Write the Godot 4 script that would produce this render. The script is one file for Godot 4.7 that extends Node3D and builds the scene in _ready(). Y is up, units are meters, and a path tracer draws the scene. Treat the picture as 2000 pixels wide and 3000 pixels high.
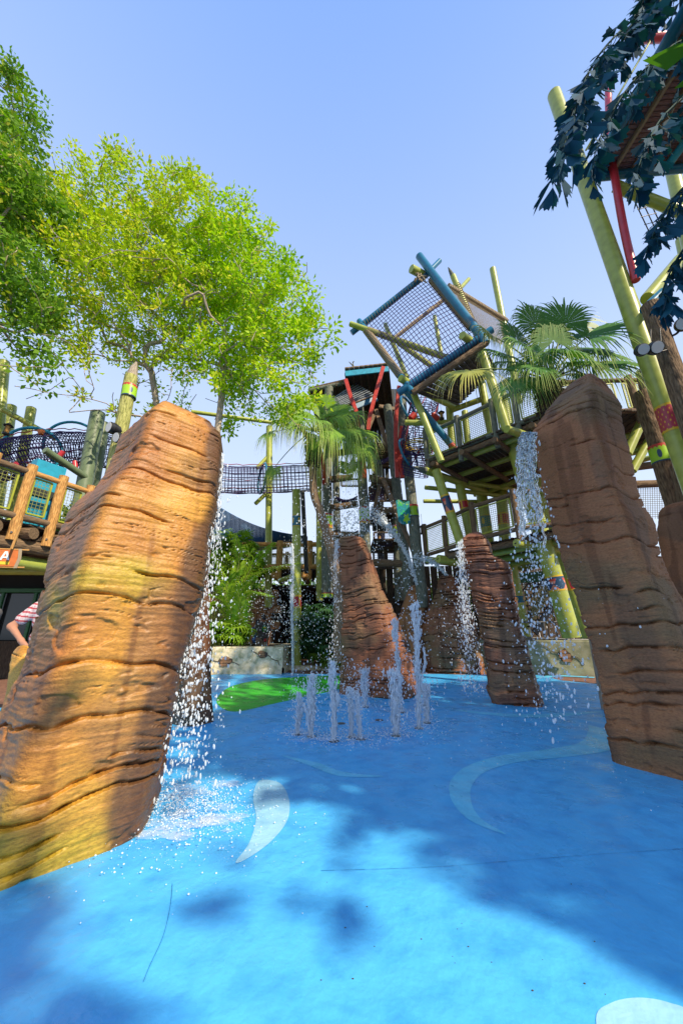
extends Node3D
# A splash pad between sculpted sandstone pillars, under timber play towers.
# Plan: camera at the origin looking along -z, y up, metres.

const EYE := Vector3(0, 1.05, 0)
const FOCAL := 1070.0
const PITCH := 18.6
const DETAIL := 1.0
var rng := RandomNumberGenerator.new()
var noise_a := FastNoiseLite.new()
var noise_b := FastNoiseLite.new()
var mat := {}
var used := {}


# ---------- surveying helpers: a sight line of the survey photograph met with a plane of known depth or height ----------
func sight(px: float, py: float) -> Vector3:
	var u := (px - 1000.0) / FOCAL
	var v := (1500.0 - py) / FOCAL
	var t := deg_to_rad(PITCH)
	return Vector3(u, v * cos(t) + sin(t), -(cos(t) - v * sin(t)))

func at(px: float, py: float, d: float) -> Vector3:
	var r := sight(px, py)
	return EYE + r * (d / -r.z)

func on(px: float, py: float, h: float) -> Vector3:
	var r := sight(px, py)
	return EYE + r * ((h - EYE.y) / r.y)

func seen_from_eye(p: Vector3) -> Vector2:
	var t := deg_to_rad(PITCH)
	var q := p - EYE
	var zc := -q.z * cos(t) + q.y * sin(t)
	var yc := q.y * cos(t) + q.z * sin(t)
	return Vector2(1000.0 + FOCAL * q.x / zc, 1500.0 - FOCAL * yc / zc)


# ---------- mesh builder ----------
class MB:
	var v := PackedVector3Array()
	var n := PackedVector3Array()
	var uv := PackedVector2Array()
	var c := PackedColorArray()
	var ix := PackedInt32Array()
	var col := Color.WHITE

	func add(p: Vector3, nn: Vector3, t := Vector2.ZERO) -> int:
		v.append(p)
		n.append(nn)
		uv.append(t)
		c.append(col)
		return v.size() - 1

	func tri(a: int, b: int, d: int) -> void:
		if (v[b] - v[a]).cross(v[d] - v[a]).dot(n[a] + n[b] + n[d]) > 0.0:
			ix.append_array([a, d, b])
		else:
			ix.append_array([a, b, d])

	func quad(a: Vector3, b: Vector3, d: Vector3, e: Vector3, nn := Vector3.ZERO) -> void:
		if nn == Vector3.ZERO:
			nn = (b - a).cross(e - a).normalized()
		var w := (b - a).length()
		var h := (e - a).length()
		var i := add(a, nn, Vector2(0, 0))
		add(b, nn, Vector2(w, 0))
		add(d, nn, Vector2(w, h))
		add(e, nn, Vector2(0, h))
		tri(i, i + 1, i + 2)
		tri(i, i + 2, i + 3)

	func box(o: Vector3, x: Vector3, y: Vector3, z: Vector3) -> void:  # centre and three half axes
		for s in [1.0, -1.0]:
			quad(o + s * x - y - z, o + s * x + y - z, o + s * x + y + z, o + s * x - y + z, s * x.normalized())
			quad(o - x + s * y - z, o + x + s * y - z, o + x + s * y + z, o - x + s * y + z, s * y.normalized())
			quad(o - x - y + s * z, o + x - y + s * z, o + x + y + s * z, o - x + y + s * z, s * z.normalized())

	func slab(o: Vector3, x: Vector3, y: Vector3, z: Vector3, ch := 0.012) -> void:  # a box whose long edges are chamfered
		var ux := x.normalized() * minf(ch, x.length() * 0.4)
		var uy := y.normalized() * minf(ch, y.length() * 0.4)
		var ring := [x - ux + y, x + y - uy, x - y + uy, x - ux - y, -x + ux - y, -x - y + uy, -x + y - uy, -x + ux + y]
		for k in 8:
			var p: Vector3 = ring[k]
			var q: Vector3 = ring[(k + 1) % 8]
			quad(o + p - z, o + q - z, o + q + z, o + p + z, (p + q).normalized())
		for s in [1.0, -1.0]:
			var nn: Vector3 = s * z.normalized()
			var m := add(o + s * z, nn)
			for k in 8:
				add(o + ring[k] + s * z, nn, Vector2(ring[k].dot(ux.normalized()), ring[k].dot(uy.normalized())))
			for k in 8:
				tri(m, m + 1 + k, m + 1 + (k + 1) % 8)

	func beam(a: Vector3, b: Vector3, w: float, h: float, up := Vector3.UP) -> void:
		var z := (b - a).normalized()
		if absf(z.dot(up)) > 0.98:
			up = Vector3.RIGHT
		var x := up.cross(z).normalized()
		slab((a + b) / 2.0, x * w / 2.0, z.cross(x) * h / 2.0, (b - a) / 2.0)

	func tube(pts: Array, rad, sides := 8, capped := true) -> void:
		var m := pts.size()
		var t0: Vector3 = (pts[1] - pts[0]).normalized()
		var side := t0.cross(Vector3.UP if absf(t0.y) < 0.9 else Vector3.RIGHT).normalized()
		var first := v.size()
		var run := 0.0
		for k in m:
			var t: Vector3 = (pts[mini(k + 1, m - 1)] - pts[maxi(k - 1, 0)]).normalized()
			side = (side - t * side.dot(t)).normalized()
			var other := t.cross(side)
			var r: float = rad[k] if rad is Array or rad is PackedFloat32Array else rad
			if k > 0:
				run += (pts[k] - pts[k - 1]).length()
			for j in sides + 1:
				var a := TAU * j / sides
				var d := side * cos(a) + other * sin(a)
				v.append(pts[k] + d * r)
				n.append(d)
				uv.append(Vector2(float(j) / sides, run))
				c.append(col)
		for k in m - 1:
			for j in sides:
				var p := first + k * (sides + 1) + j
				var q := p + sides + 1
				ix.append_array([p, q, p + 1, p + 1, q, q + 1])
		if capped:
			for e in [0, m - 1]:
				var t: Vector3 = (pts[0] - pts[1]).normalized() if e == 0 else (pts[m - 1] - pts[m - 2]).normalized()
				var mid := add(pts[e], t, Vector2(0.5, 0.5))
				for j in sides:
					add(v[first + e * (sides + 1) + j], t, Vector2(0.5 + 0.4 * cos(TAU * j / sides), 0.5 + 0.4 * sin(TAU * j / sides)))
				for j in sides:
					tri(mid, mid + 1 + j, mid + 1 + (j + 1) % sides)

	func ball(o: Vector3, x: Vector3, y: Vector3, z: Vector3, su := 6, sv := 4) -> void:
		var first := v.size()
		for k in sv + 1:
			var p := PI * k / sv
			for j in su + 1:
				var a := TAU * j / su
				var s := Vector3(sin(p) * cos(a), cos(p), sin(p) * sin(a))
				add(o + x * s.x + y * s.y + z * s.z, (x.normalized() * s.x + y.normalized() * s.y + z.normalized() * s.z).normalized(), Vector2(float(j) / su, float(k) / sv))
		for k in sv:
			for j in su:
				var p := first + k * (su + 1) + j
				var q := p + su + 1
				ix.append_array([p, q, p + 1, p + 1, q, q + 1])

	func smooth() -> void:  # normals from the faces, shared over each indexed vertex
		n.fill(Vector3.ZERO)
		for k in range(0, ix.size(), 3):
			var f := (v[ix[k + 2]] - v[ix[k]]).cross(v[ix[k + 1]] - v[ix[k]])
			n[ix[k]] += f
			n[ix[k + 1]] += f
			n[ix[k + 2]] += f
		for k in n.size():
			n[k] = n[k].normalized()

	func mesh() -> ArrayMesh:
		var a := []
		a.resize(Mesh.ARRAY_MAX)
		a[Mesh.ARRAY_VERTEX] = v
		a[Mesh.ARRAY_NORMAL] = n
		a[Mesh.ARRAY_TEX_UV] = uv
		a[Mesh.ARRAY_COLOR] = c
		a[Mesh.ARRAY_INDEX] = ix
		var m := ArrayMesh.new()
		m.add_surface_from_arrays(Mesh.PRIMITIVE_TRIANGLES, a)
		return m


# ---------- scene tree helpers ----------
func numbered(called: String) -> String:
	used[called] = used.get(called, -1) + 1
	return called if used[called] == 0 else "%s_%03d" % [called, used[called]]

func tag(o: Node, label: String, category: String, group := "") -> Node:
	o.set_meta("label", label)
	o.set_meta("category", category)
	if group:
		o.set_meta("group", group)
	return o

func thing(called: String, label: String, category: String, where := Vector3.ZERO, group := "") -> Node3D:
	var o := Node3D.new()
	o.name = numbered(called)
	o.position = where
	add_child(o)
	tag(o, label, category, group)
	return o

func obj(called: String, shape, m: Material, parent: Node = null) -> MeshInstance3D:  # shapes are in world axes; a thing's own place is taken off
	var o := MeshInstance3D.new()
	var me: Mesh = shape.mesh() if shape is MB else shape
	o.mesh = me
	o.material_override = m
	if parent == null:
		o.name = numbered(called)
		add_child(o)
	else:
		var k := 0
		o.name = called
		while parent.has_node(NodePath(String(o.name))):
			k += 1
			o.name = "%s_%03d" % [called, k]
		parent.add_child(o)
		if shape is MB:
			var p := parent
			while p != self:
				o.position -= p.position
				p = p.get_parent()
	return o

func struct(called: String, shape, m: Material) -> MeshInstance3D:
	var o := obj(called, shape, m)
	o.set_meta("kind", "structure")
	return o

func scatter(called: String, base: Mesh, m: Material, places: Array, colors: Array, parent: Node = null) -> MultiMeshInstance3D:
	var mm := MultiMesh.new()
	mm.transform_format = MultiMesh.TRANSFORM_3D
	mm.use_colors = colors.size() > 0
	mm.mesh = base
	mm.instance_count = places.size()
	for k in places.size():
		mm.set_instance_transform(k, places[k])
		if colors.size():
			mm.set_instance_color(k, colors[k])
	var o := MultiMeshInstance3D.new()
	o.multimesh = mm
	o.material_override = m
	o.set_meta("kind", "stuff")
	if parent == null:
		o.name = numbered(called)
		add_child(o)
	else:
		o.name = called
		parent.add_child(o, true)
		var p := parent
		while p != self:
			o.position -= p.position
			p = p.get_parent()
	return o

func curve(ctrl: Array, m := 12) -> Array:  # a smooth line through control points
	var out := []
	for k in ctrl.size() - 1:
		var p0: Vector3 = ctrl[maxi(k - 1, 0)]
		var p1: Vector3 = ctrl[k]
		var p2: Vector3 = ctrl[k + 1]
		var p3: Vector3 = ctrl[mini(k + 2, ctrl.size() - 1)]
		for j in m:
			out.append(p1.cubic_interpolate(p2, p0, p3, float(j) / m))
	out.append(ctrl[-1])
	return out


# ---------- materials ----------
func lin(r: float, g: float, b: float, a := 1.0) -> Color:
	var k := Color(r, g, b).linear_to_srgb()
	k.a = a
	return k

func paint(called: String, k: Color, rough := 0.5, extra := {}) -> StandardMaterial3D:
	var m := StandardMaterial3D.new()
	m.resource_name = called
	m.albedo_color = k
	m.roughness = rough
	m.cull_mode = BaseMaterial3D.CULL_DISABLED
	for key in extra:
		m.set(key, extra[key])
	mat[called] = m
	return m

func noise_tex(seed_: int, freq: float, lo: Color, mid: Color, hi: Color, size := 512, type := FastNoiseLite.TYPE_SIMPLEX_SMOOTH, octaves := 5, bump := 0.0) -> NoiseTexture2D:
	var f := FastNoiseLite.new()
	f.seed = seed_
	f.noise_type = type
	f.frequency = freq
	f.fractal_octaves = octaves
	var t := NoiseTexture2D.new()
	t.width = size
	t.height = size
	t.seamless = true
	t.noise = f
	if bump > 0.0:
		t.as_normal_map = true
		t.bump_strength = bump
	else:
		var g := Gradient.new()
		g.offsets = PackedFloat32Array([0.0, 0.5, 1.0])
		g.colors = PackedColorArray([lo, mid, hi])
		t.color_ramp = g
	return t

func grey(v: float) -> Color:
	return Color(v, v, v)

func make_materials() -> void:
	var soft := noise_tex(3, 0.012, grey(0.80), grey(0.93), grey(1.0))
	var grime := noise_tex(8, 0.02, grey(0.62), grey(0.9), grey(1.0))
	var orange_peel := noise_tex(5, 0.05, grey(0), grey(0), grey(0), 512, FastNoiseLite.TYPE_SIMPLEX_SMOOTH, 3, 2.0)
	var tri := {"uv1_triplanar": true, "uv1_world_triplanar": true, "uv1_scale": Vector3.ONE * 0.7}
	# painted steel
	for p in [["lime_paint", lin(0.42, 0.48, 0.085), 0.33], ["teal_paint", lin(0.012, 0.17, 0.30), 0.33], ["sky_blue_paint", lin(0.012, 0.36, 0.55), 0.5], ["red_paint", lin(0.56, 0.035, 0.016), 0.4], ["pink_red_paint", lin(0.62, 0.04, 0.06), 0.35], ["green_paint", lin(0.02, 0.16, 0.05), 0.4], ["grey_green_paint", lin(0.16, 0.22, 0.12), 0.45], ["dark_metal", lin(0.02, 0.022, 0.025), 0.45], ["steel_rail", lin(0.12, 0.12, 0.12), 0.4], ["wire_mesh", lin(0.26, 0.28, 0.07), 0.5], ["grey_wire", lin(0.13, 0.14, 0.13), 0.5], ["lime_frame", lin(0.38, 0.42, 0.04), 0.4]]:
		var extra := tri.duplicate()
		extra.albedo_texture = soft
		paint(p[0], p[1], p[2], extra)
	# timber: u runs round a log, v along it
	for w in [["grey_log", 21, lin(0.055, 0.075, 0.06), lin(0.15, 0.165, 0.125), lin(0.27, 0.255, 0.19)], ["gold_log", 22, lin(0.20, 0.08, 0.02), lin(0.52, 0.27, 0.075), lin(0.70, 0.44, 0.17)], ["brown_log", 23, lin(0.05, 0.03, 0.016), lin(0.16, 0.10, 0.052), lin(0.28, 0.19, 0.11)], ["dark_plank", 24, lin(0.02, 0.014, 0.009), lin(0.055, 0.037, 0.022), lin(0.10, 0.07, 0.045)], ["pale_plank", 25, lin(0.12, 0.075, 0.045), lin(0.25, 0.165, 0.10), lin(0.36, 0.27, 0.18)], ["bark", 26, lin(0.20, 0.16, 0.11), lin(0.40, 0.33, 0.24), lin(0.55, 0.47, 0.36)], ["lime_log", 28, lin(0.14, 0.15, 0.03), lin(0.36, 0.36, 0.10), lin(0.50, 0.48, 0.18)], ["slat_wood", 29, lin(0.12, 0.06, 0.06), lin(0.26, 0.15, 0.15), lin(0.36, 0.22, 0.21)], ["shingle", 27, lin(0.12, 0.14, 0.155), lin(0.24, 0.27, 0.30), lin(0.36, 0.40, 0.42)]]:
		var t := noise_tex(w[1], 0.02, w[2], w[3], w[4], 512, FastNoiseLite.TYPE_SIMPLEX_SMOOTH, 6)
		paint(w[0], Color.WHITE, 0.85, {"albedo_texture": t, "uv1_scale": Vector3(2.5, 0.45, 1), "normal_enabled": true, "normal_texture": noise_tex(w[1] + 9, 0.03, grey(0), grey(0), grey(0), 256, FastNoiseLite.TYPE_SIMPLEX_SMOOTH, 5, 6.0)})
	# ropes and netting
	paint("navy_rope", lin(0.035, 0.02, 0.11), 0.8)
	paint("purple_rope", lin(0.075, 0.02, 0.10), 0.8)
	paint("red_rope", lin(0.35, 0.03, 0.03), 0.8)
	paint("tan_rope", lin(0.34, 0.27, 0.18), 0.9)
	paint("yellow_rope", lin(0.6, 0.42, 0.03), 0.8)
	paint("shade_net", lin(0.03, 0.12, 0.26), 0.8)
	# sculpted sandstone: the big stains come as vertex colour, the grain as texture
	var grain := noise_tex(31, 0.03, Color(0.62, 0.58, 0.55), Color(0.88, 0.86, 0.84), Color(1, 1, 1), 1024, FastNoiseLite.TYPE_SIMPLEX_SMOOTH, 6)
	for wet in [["dry_rock", 0.72], ["wet_rock", 0.48]]:
		paint(wet[0], Color.WHITE, wet[1], {"vertex_color_use_as_albedo": true, "albedo_texture": grain, "uv1_triplanar": true, "uv1_world_triplanar": true, "uv1_scale": Vector3(1.2, 2.3, 1.2), "normal_enabled": true, "normal_scale": 0.42, "normal_texture": noise_tex(33, 0.06, grey(0), grey(0), grey(0), 1024, FastNoiseLite.TYPE_SIMPLEX_SMOOTH, 6, 9.0)})
	# the pool's blue coating, its painted figures, and the walks round it
	var fleck := noise_tex(41, 0.01, Color(0.80, 0.87, 0.92), Color(0.95, 0.97, 0.98), Color(1, 1, 1), 1024, FastNoiseLite.TYPE_SIMPLEX_SMOOTH, 8)
	var ripple := noise_tex(42, 0.028, grey(0), grey(0), grey(0), 1024, FastNoiseLite.TYPE_SIMPLEX_SMOOTH, 5, 3.0)
	var wetness := noise_tex(43, 0.012, grey(0.16), grey(0.36), grey(0.60), 512, FastNoiseLite.TYPE_SIMPLEX_SMOOTH, 4)
	for p in [["pool_blue", lin(0.085, 0.48, 0.90)], ["pool_light_blue", lin(0.15, 0.62, 0.92)], ["pool_pale", lin(0.34, 0.64, 0.82)], ["pool_crack", lin(0.02, 0.22, 0.45)], ["pool_green", lin(0.05, 0.50, 0.03)]]:
		paint(p[0], p[1], 1.0, {"albedo_texture": fleck, "roughness_texture": wetness, "uv1_triplanar": true, "uv1_world_triplanar": true, "metallic_specular": 0.4, "uv1_scale": Vector3.ONE * 0.42, "normal_enabled": true, "normal_texture": ripple, "normal_scale": 0.45})
	paint("paving", lin(0.30, 0.15, 0.10), 0.8, {"albedo_texture": noise_tex(44, 0.03, grey(0.6), grey(0.85), grey(1.0)), "uv1_triplanar": true, "uv1_world_triplanar": true, "uv1_scale": Vector3.ONE * 0.5})
	paint("soil", lin(0.09, 0.055, 0.035), 0.95, {"albedo_texture": grime, "uv1_triplanar": true, "uv1_world_triplanar": true})
	paint("plaster", lin(0.86, 0.78, 0.60), 0.85, {"albedo_texture": noise_tex(46, 0.011, Color(0.55, 0.60, 0.50), Color(0.88, 0.87, 0.82), Color(1, 1, 1), 512, FastNoiseLite.TYPE_SIMPLEX_SMOOTH, 6), "uv1_triplanar": true, "uv1_world_triplanar": true, "uv1_scale": Vector3.ONE * 0.8, "normal_enabled": true, "normal_texture": orange_peel, "normal_scale": 0.5})
	paint("shaded_mossy_plaster", lin(0.36, 0.37, 0.27), 0.9, {"albedo_texture": mat.plaster.albedo_texture, "uv1_triplanar": true, "uv1_world_triplanar": true, "uv1_scale": Vector3.ONE * 0.6, "normal_enabled": true, "normal_texture": orange_peel, "normal_scale": 0.6})  # darker copy of plaster: moss tint plus the wall's shade in its colour
	paint("brick", lin(0.42, 0.22, 0.11), 0.85, {"albedo_texture": grime, "uv1_triplanar": true, "uv1_world_triplanar": true})
	paint("mortar", lin(0.08, 0.06, 0.045), 0.95)
	# foliage
	for f in [["leaf", 0.5, 0.9], ["palm_leaf", 0.42, 0.6], ["shaded_blue_leaf", 0.75, 0.3]]:
		paint(f[0], Color.WHITE, f[1], {"vertex_color_use_as_albedo": true, "backlight_enabled": true, "metallic_specular": 0.3, "backlight": lin(f[2] * 0.8, f[2], f[2] * 0.15)})
	paint("petiole", lin(0.20, 0.26, 0.05), 0.5)
	paint("fibre", lin(0.07, 0.038, 0.02), 0.95)
	# water
	paint("froth", lin(0.80, 0.89, 0.97, 0.55), 0.3, {"transparency": BaseMaterial3D.TRANSPARENCY_ALPHA})
	paint("spray", lin(0.82, 0.90, 0.97, 0.55), 0.3, {"transparency": BaseMaterial3D.TRANSPARENCY_ALPHA})
	paint("clear_water", lin(0.9, 0.96, 1.0, 0.06), 0.04, {"refraction_enabled": true, "refraction_scale": 0.033})
	paint("foam", lin(0.85, 0.92, 0.97, 0.22), 0.4, {"transparency": BaseMaterial3D.TRANSPARENCY_ALPHA})
	paint("checked_cloth", Color.WHITE, 0.8, {"vertex_color_use_as_albedo": true})
	# people
	for k in [["skin", lin(0.42, 0.20, 0.12)], ["grey_cloth", lin(0.09, 0.085, 0.09)], ["sand_cloth", lin(0.30, 0.24, 0.19)], ["denim", lin(0.045, 0.055, 0.085)], ["blue_cloth", lin(0.02, 0.09, 0.34)], ["hair", lin(0.018, 0.012, 0.009)], ["cap_cloth", lin(0.03, 0.045, 0.06)], ["red_cloth", lin(0.6, 0.04, 0.04)], ["white_print", lin(0.75, 0.75, 0.75)], ["green_print", lin(0.03, 0.3, 0.06)], ["yellow_print", lin(0.75, 0.5, 0.03)]]:
		paint(k[0], k[1], 0.8)
	paint("white_car_paint", lin(0.78, 0.79, 0.8), 0.25)
	paint("car_glass", lin(0.02, 0.025, 0.03), 0.08)
	paint("rubber", lin(0.02, 0.02, 0.02), 0.8)
	paint("lamp_face", lin(0.6, 0.6, 0.55), 0.3)
	paint("sign_orange", lin(0.62, 0.16, 0.03), 0.6, {"albedo_texture": soft, "uv1_triplanar": true, "uv1_world_triplanar": true})
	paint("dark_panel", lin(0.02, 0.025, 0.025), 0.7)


# ---------- painted collars: flat print wrapped once round a pole ----------
func collar_print(kind: String) -> StandardMaterial3D:
	if mat.has(kind):
		return mat[kind]
	var im := Image.create(256, 64, false, Image.FORMAT_RGB8)
	var lime := lin(0.33, 0.60, 0.02)
	var red := lin(0.50, 0.04, 0.02)
	var navy := lin(0.015, 0.06, 0.13)
	var gold := lin(0.66, 0.42, 0.02)
	var coral := lin(0.66, 0.22, 0.12)
	for y in 64:
		for x in 256:
			var k := lime
			var lx := x % 64
			match kind:
				"castle_print":
					if y < 9: k = red
					elif y < 13 and x % 16 < 6: k = red
					elif y > 58: k = navy
					elif Vector2((lx - 32) / 9.0, (y - 35) / 15.0).length() < 1.0: k = navy
				"tooth_print":
					if y < 6: k = red
					elif y > 57: k = gold
					elif y > 44 and absi(x % 32 - 16) < (y - 44) * 1.2: k = red
					elif y < 12 and x % 16 < 6: k = gold
					elif Vector2((lx - 22) / 7.0, (y - 27) / 11.0).length() < 1.0: k = navy
				"totem_print":
					k = navy
					if y < 6 or y > 57: k = gold
					elif y > 36 and absi(x % 64 - 32) < (y - 36) * 1.1: k = coral
					elif y > 12 and y < 34 and absi(x % 64 - 32) < 18 - (y - 12) * 0.5: k = red if y < 22 else coral
				"dot_print":
					k = lin(0.42, 0.04, 0.06)
					if y < 5 or y > 58: k = gold
					elif Vector2(x % 20 - 10 + (10 if (y / 9) % 2 else 0), y % 9 - 4.5).length() < 2.6: k = gold
				"teal_print":
					k = lin(0.01, 0.14, 0.22)
					if y < 4 or y > 59: k = gold
					elif Vector2((lx - 32) / 11.0, (y - 30) / 17.0).length() < 1.0: k = gold
				"flag_print":
					k = lin(0.42, 0.02, 0.03)
					if y < 8 or y > 56: k = gold
					elif lx > 24 and lx < 40: k = gold
			im.set_pixel(x, y, k)
	im.generate_mipmaps()
	var m := paint(kind, Color.WHITE, 0.4, {"albedo_texture": ImageTexture.create_from_image(im)})
	return m

func edge_at(line: Array, py: float) -> float:
	if py <= line[0][1]:
		return line[0][0]
	for k in line.size() - 1:
		if py <= line[k + 1][1]:
			return lerpf(line[k][0], line[k + 1][0], (py - line[k][1]) / maxf(line[k + 1][1] - line[k][1], 1.0))
	return line[-1][0]

func rock(left: Array, right: Array, top: Array, d_base: float, d_top: float, turn: float, power: float, deep: float, sd: int, nu: int, nv: int, tones: Array, rough := 1.0, layer := 0.2, gap := 0.013, wet := Vector3.ZERO, faces := []) -> MB:
	var base_y := -0.03
	nu = int(nu * DETAIL)
	nv = int(nv * DETAIL)
	# rings from the ground up, each a rounded square in plan, fitted to the two outlines of the pillar
	var y_top := at(top[0], top[1], d_top).y
	var rings := []
	var m := 36
	var ca := cos(turn)
	var sa := sin(turn)
	var shape := PackedVector2Array()
	for j in nu:
		var a := TAU * j / nu
		var r := pow(pow(absf(cos(a)), power) + pow(absf(sin(a)) / deep, power), -1.0 / power)
		if faces.size():
			r = 0.0
			for fc in faces:
				r += pow(maxf(cos(a - deg_to_rad(fc[0])), 0.0) / fc[1], power * 2.0)
			r = pow(r, -0.5 / power)
		var q := Vector2(cos(a), sin(a)) * r
		shape.append(Vector2(q.x * ca - q.y * sa, q.x * sa + q.y * ca))
	for k in m + 1:
		var y := y_top * (1.0 - pow(1.0 - float(k) / m, 1.25))
		var d := lerpf(d_base, d_top, y / y_top)
		var py := seen_from_eye(Vector3(0, y, -d)).y
		var l := edge_at(left, py)
		var r := edge_at(right, py)
		var cx := at((l + r) / 2.0, py, d).x
		var s := absf(at(r, py, d).x - at(l, py, d).x) / 2.2
		for it in 14:
			var lo := Vector2(1e9, 0)
			var hi := Vector2(-1e9, 0)
			for j in range(0, nu, maxi(nu / 48, 1)):
				var w := seen_from_eye(Vector3(cx + shape[j].x * s, y, -d + shape[j].y * s))
				if w.x < lo.x: lo = w
				if w.x > hi.x: hi = w
			var tl := edge_at(left, lo.y)
			var tr := edge_at(right, hi.y)
			s = clampf(s * clampf((tr - tl) / maxf(hi.x - lo.x, 1.0), 0.7, 1.4), 0.04, 2.2)
			cx += ((tl + tr) - (lo.x + hi.x)) / 2.0 * (d * cos(deg_to_rad(PITCH)) + (y - EYE.y) * sin(deg_to_rad(PITCH))) / FOCAL * 0.8
		rings.append([y, cx, -d, s])
	for it in 1:
		for k in range(1, m):
			rings[k][1] = (rings[k - 1][1] + 2.0 * rings[k][1] + rings[k + 1][1]) / 4.0
			rings[k][3] = (rings[k - 1][3] + 2.0 * rings[k][3] + rings[k + 1][3]) / 4.0
	# strata: layers of uneven thickness, each standing in or out by its own amount, undercut at the joint
	var r := RandomNumberGenerator.new()
	r.seed = sd
	var joints := PackedFloat32Array()
	var outs := PackedFloat32Array()
	var cuts := PackedFloat32Array()
	var yy := -0.3
	while yy < y_top + 0.6:
		joints.append(yy)
		outs.append(r.randf_range(-1, 1))
		cuts.append(r.randf() * r.randf() * 1.5)
		yy += layer * (0.2 + 2.2 * r.randf() * r.randf() + 0.2 * r.randf())
	var f := FastNoiseLite.new()
	f.seed = sd
	f.noise_type = FastNoiseLite.TYPE_SIMPLEX_SMOOTH
	f.fractal_type = FastNoiseLite.FRACTAL_NONE
	f.frequency = 1.0
	var g := FastNoiseLite.new()
	g.seed = sd + 7
	g.noise_type = FastNoiseLite.TYPE_SIMPLEX_SMOOTH
	g.fractal_octaves = 4
	g.frequency = 1.0
	var b := MB.new()
	var size: float = rings[m / 3][3]
	var amp := size * rough
	for i in nv + 1:
		var t := float(i) / nv
		var y := lerpf(base_y, y_top, t)
		var k := 0
		while k < m - 1 and rings[k + 1][0] < y:
			k += 1
		var e: float = clampf((y - rings[k][0]) / maxf(rings[k + 1][0] - rings[k][0], 0.001), 0.0, 1.0)
		var cx := lerpf(rings[k][1], rings[k + 1][1], e)
		var cz := lerpf(rings[k][2], rings[k + 1][2], e)
		var s := lerpf(rings[k][3], rings[k + 1][3], e)
		var cap := 1.0
		if t > 0.975:
			cap = sqrt(maxf(1.0 - pow((t - 0.975) / 0.025, 2.0), 0.0))
		for j in nu:
			var q := shape[j]
			var p := Vector3(cx + q.x * s, y, cz + q.y * s)
			var big := g.get_noise_3d(p.x * 0.55, p.y * 0.5, p.z * 0.55)
			var h := y + 0.14 * f.get_noise_3d(p.x * 0.7, y * 0.4, p.z * 0.7) + 0.025 * f.get_noise_3d(p.x * 4.0, y, p.z * 4.0)
			var li := joints.bsearch(h) - 1
			li = clampi(li, 0, joints.size() - 2)
			var above := h - joints[li]
			var thick := joints[li + 1] - joints[li]
			var side := f.get_noise_3d(p.x * 0.9 + li * 3.7, li * 5.1, p.z * 0.9)
			var side2 := f.get_noise_3d(p.x * 0.9 + (li + 1) * 3.7, (li + 1) * 5.1, p.z * 0.9)
			var stand := outs[li] * 0.5 + side * 0.9
			var stand2 := outs[li + 1] * 0.5 + side2 * 0.9
			var up := thick - above
			var blend := smoothstep(0.03, 0.0, up) * 0.5
			var ledge := clampf(side * 2.2 - 0.35, 0.0, 1.0)
			var out := 0.016 * lerpf(stand, stand2, blend)
			out += gap * (1.5 * clampf(above / maxf(thick, 0.05), 0.0, 1.0) - 0.5) * ledge * smoothstep(0.0, 0.02, up)
			var mask := clampf((f.get_noise_3d(p.x * 1.5 + li * 9.1, li * 2.3, p.z * 1.5) + cuts[li] - 0.16) * 4.0, 0.0, 1.0)
			mask *= 0.55 + 0.45 * f.get_noise_3d(p.x * 9.0, li * 7.0, p.z * 9.0)
			out -= mask * gap * 6.0 * exp(-pow(above / (gap * 0.8), 2.0)) + mask * gap * 0.4 * exp(-above / (gap * 4.0))
			# short hairline splits inside a layer, and bruises where a flake has gone
			var hl := f.get_noise_3d(p.x * 0.9 + 60, h * 15.0, p.z * 0.9)
			out -= gap * 1.2 * smoothstep(0.05, 0.0, absf(hl)) * smoothstep(0.12, 0.5, f.get_noise_3d(p.x * 2.4, h * 3.5 + 30, p.z * 2.4))
			var rg := 1.0 - 2.0 * absf(f.get_noise_3d(p.x * 1.3 + 7, h * 34.0, p.z * 1.3))
			out += 0.0022 * rg * gap / 0.013
			out -= 0.022 * smoothstep(0.30, 0.42, g.get_noise_3d(p.x * 1.9 + 9, p.y * 3.4, p.z * 1.9))
			out += 0.004 * f.get_noise_3d(p.x * 2.2, p.y * 30.0, p.z * 2.2) + 0.0022 * f.get_noise_3d(p.x * 5.0, p.y * 85.0, p.z * 5.0) + 0.010 * g.get_noise_3d(p.x * 3.1, p.y * 4.0, p.z * 3.1)
			out = out * minf(amp * 1.6, 1.0) + big * 0.12 * amp
			var dir := Vector3(q.x, 0, q.y).normalized()
			var c3 := Vector3(cx, y, cz)
			p = c3 + (p - c3 + dir * out) * cap
			var tone := clampf(g.get_noise_3d(p.x * 0.7 + 31, p.y * 0.45, p.z * 0.7) * 1.7 + 0.30 + side * 0.25, 0.0, 1.0)
			var col: Color = tones[0].lerp(tones[1], tone)
			col = col.lerp(tones[2], smoothstep(0.02, 0.5, g.get_noise_3d(p.x * 0.6, p.y * 0.8 + 77, p.z * 0.6) * 1.3) * 0.85)
			col = col.lerp(tones[3], smoothstep(0.12, 0.45, f.get_noise_3d(p.x * 2.1 + 5, p.y * 1.2, p.z * 2.1)) * 0.5)
			# mineral drips running down the face, and shade painted into the wet side
			var drip := f.get_noise_3d(p.x * 7.0, p.y * 0.35 + 11.0, p.z * 7.0)
			col = col.lerp(col * Color(0.62, 0.55, 0.5), smoothstep(0.30, 0.55, drip) * 0.8)
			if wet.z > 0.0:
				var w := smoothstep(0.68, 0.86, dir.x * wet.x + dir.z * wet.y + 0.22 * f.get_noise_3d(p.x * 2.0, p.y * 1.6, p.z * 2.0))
				col = col.lerp(Color(0.115, 0.06, 0.03), w * wet.z)
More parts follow.
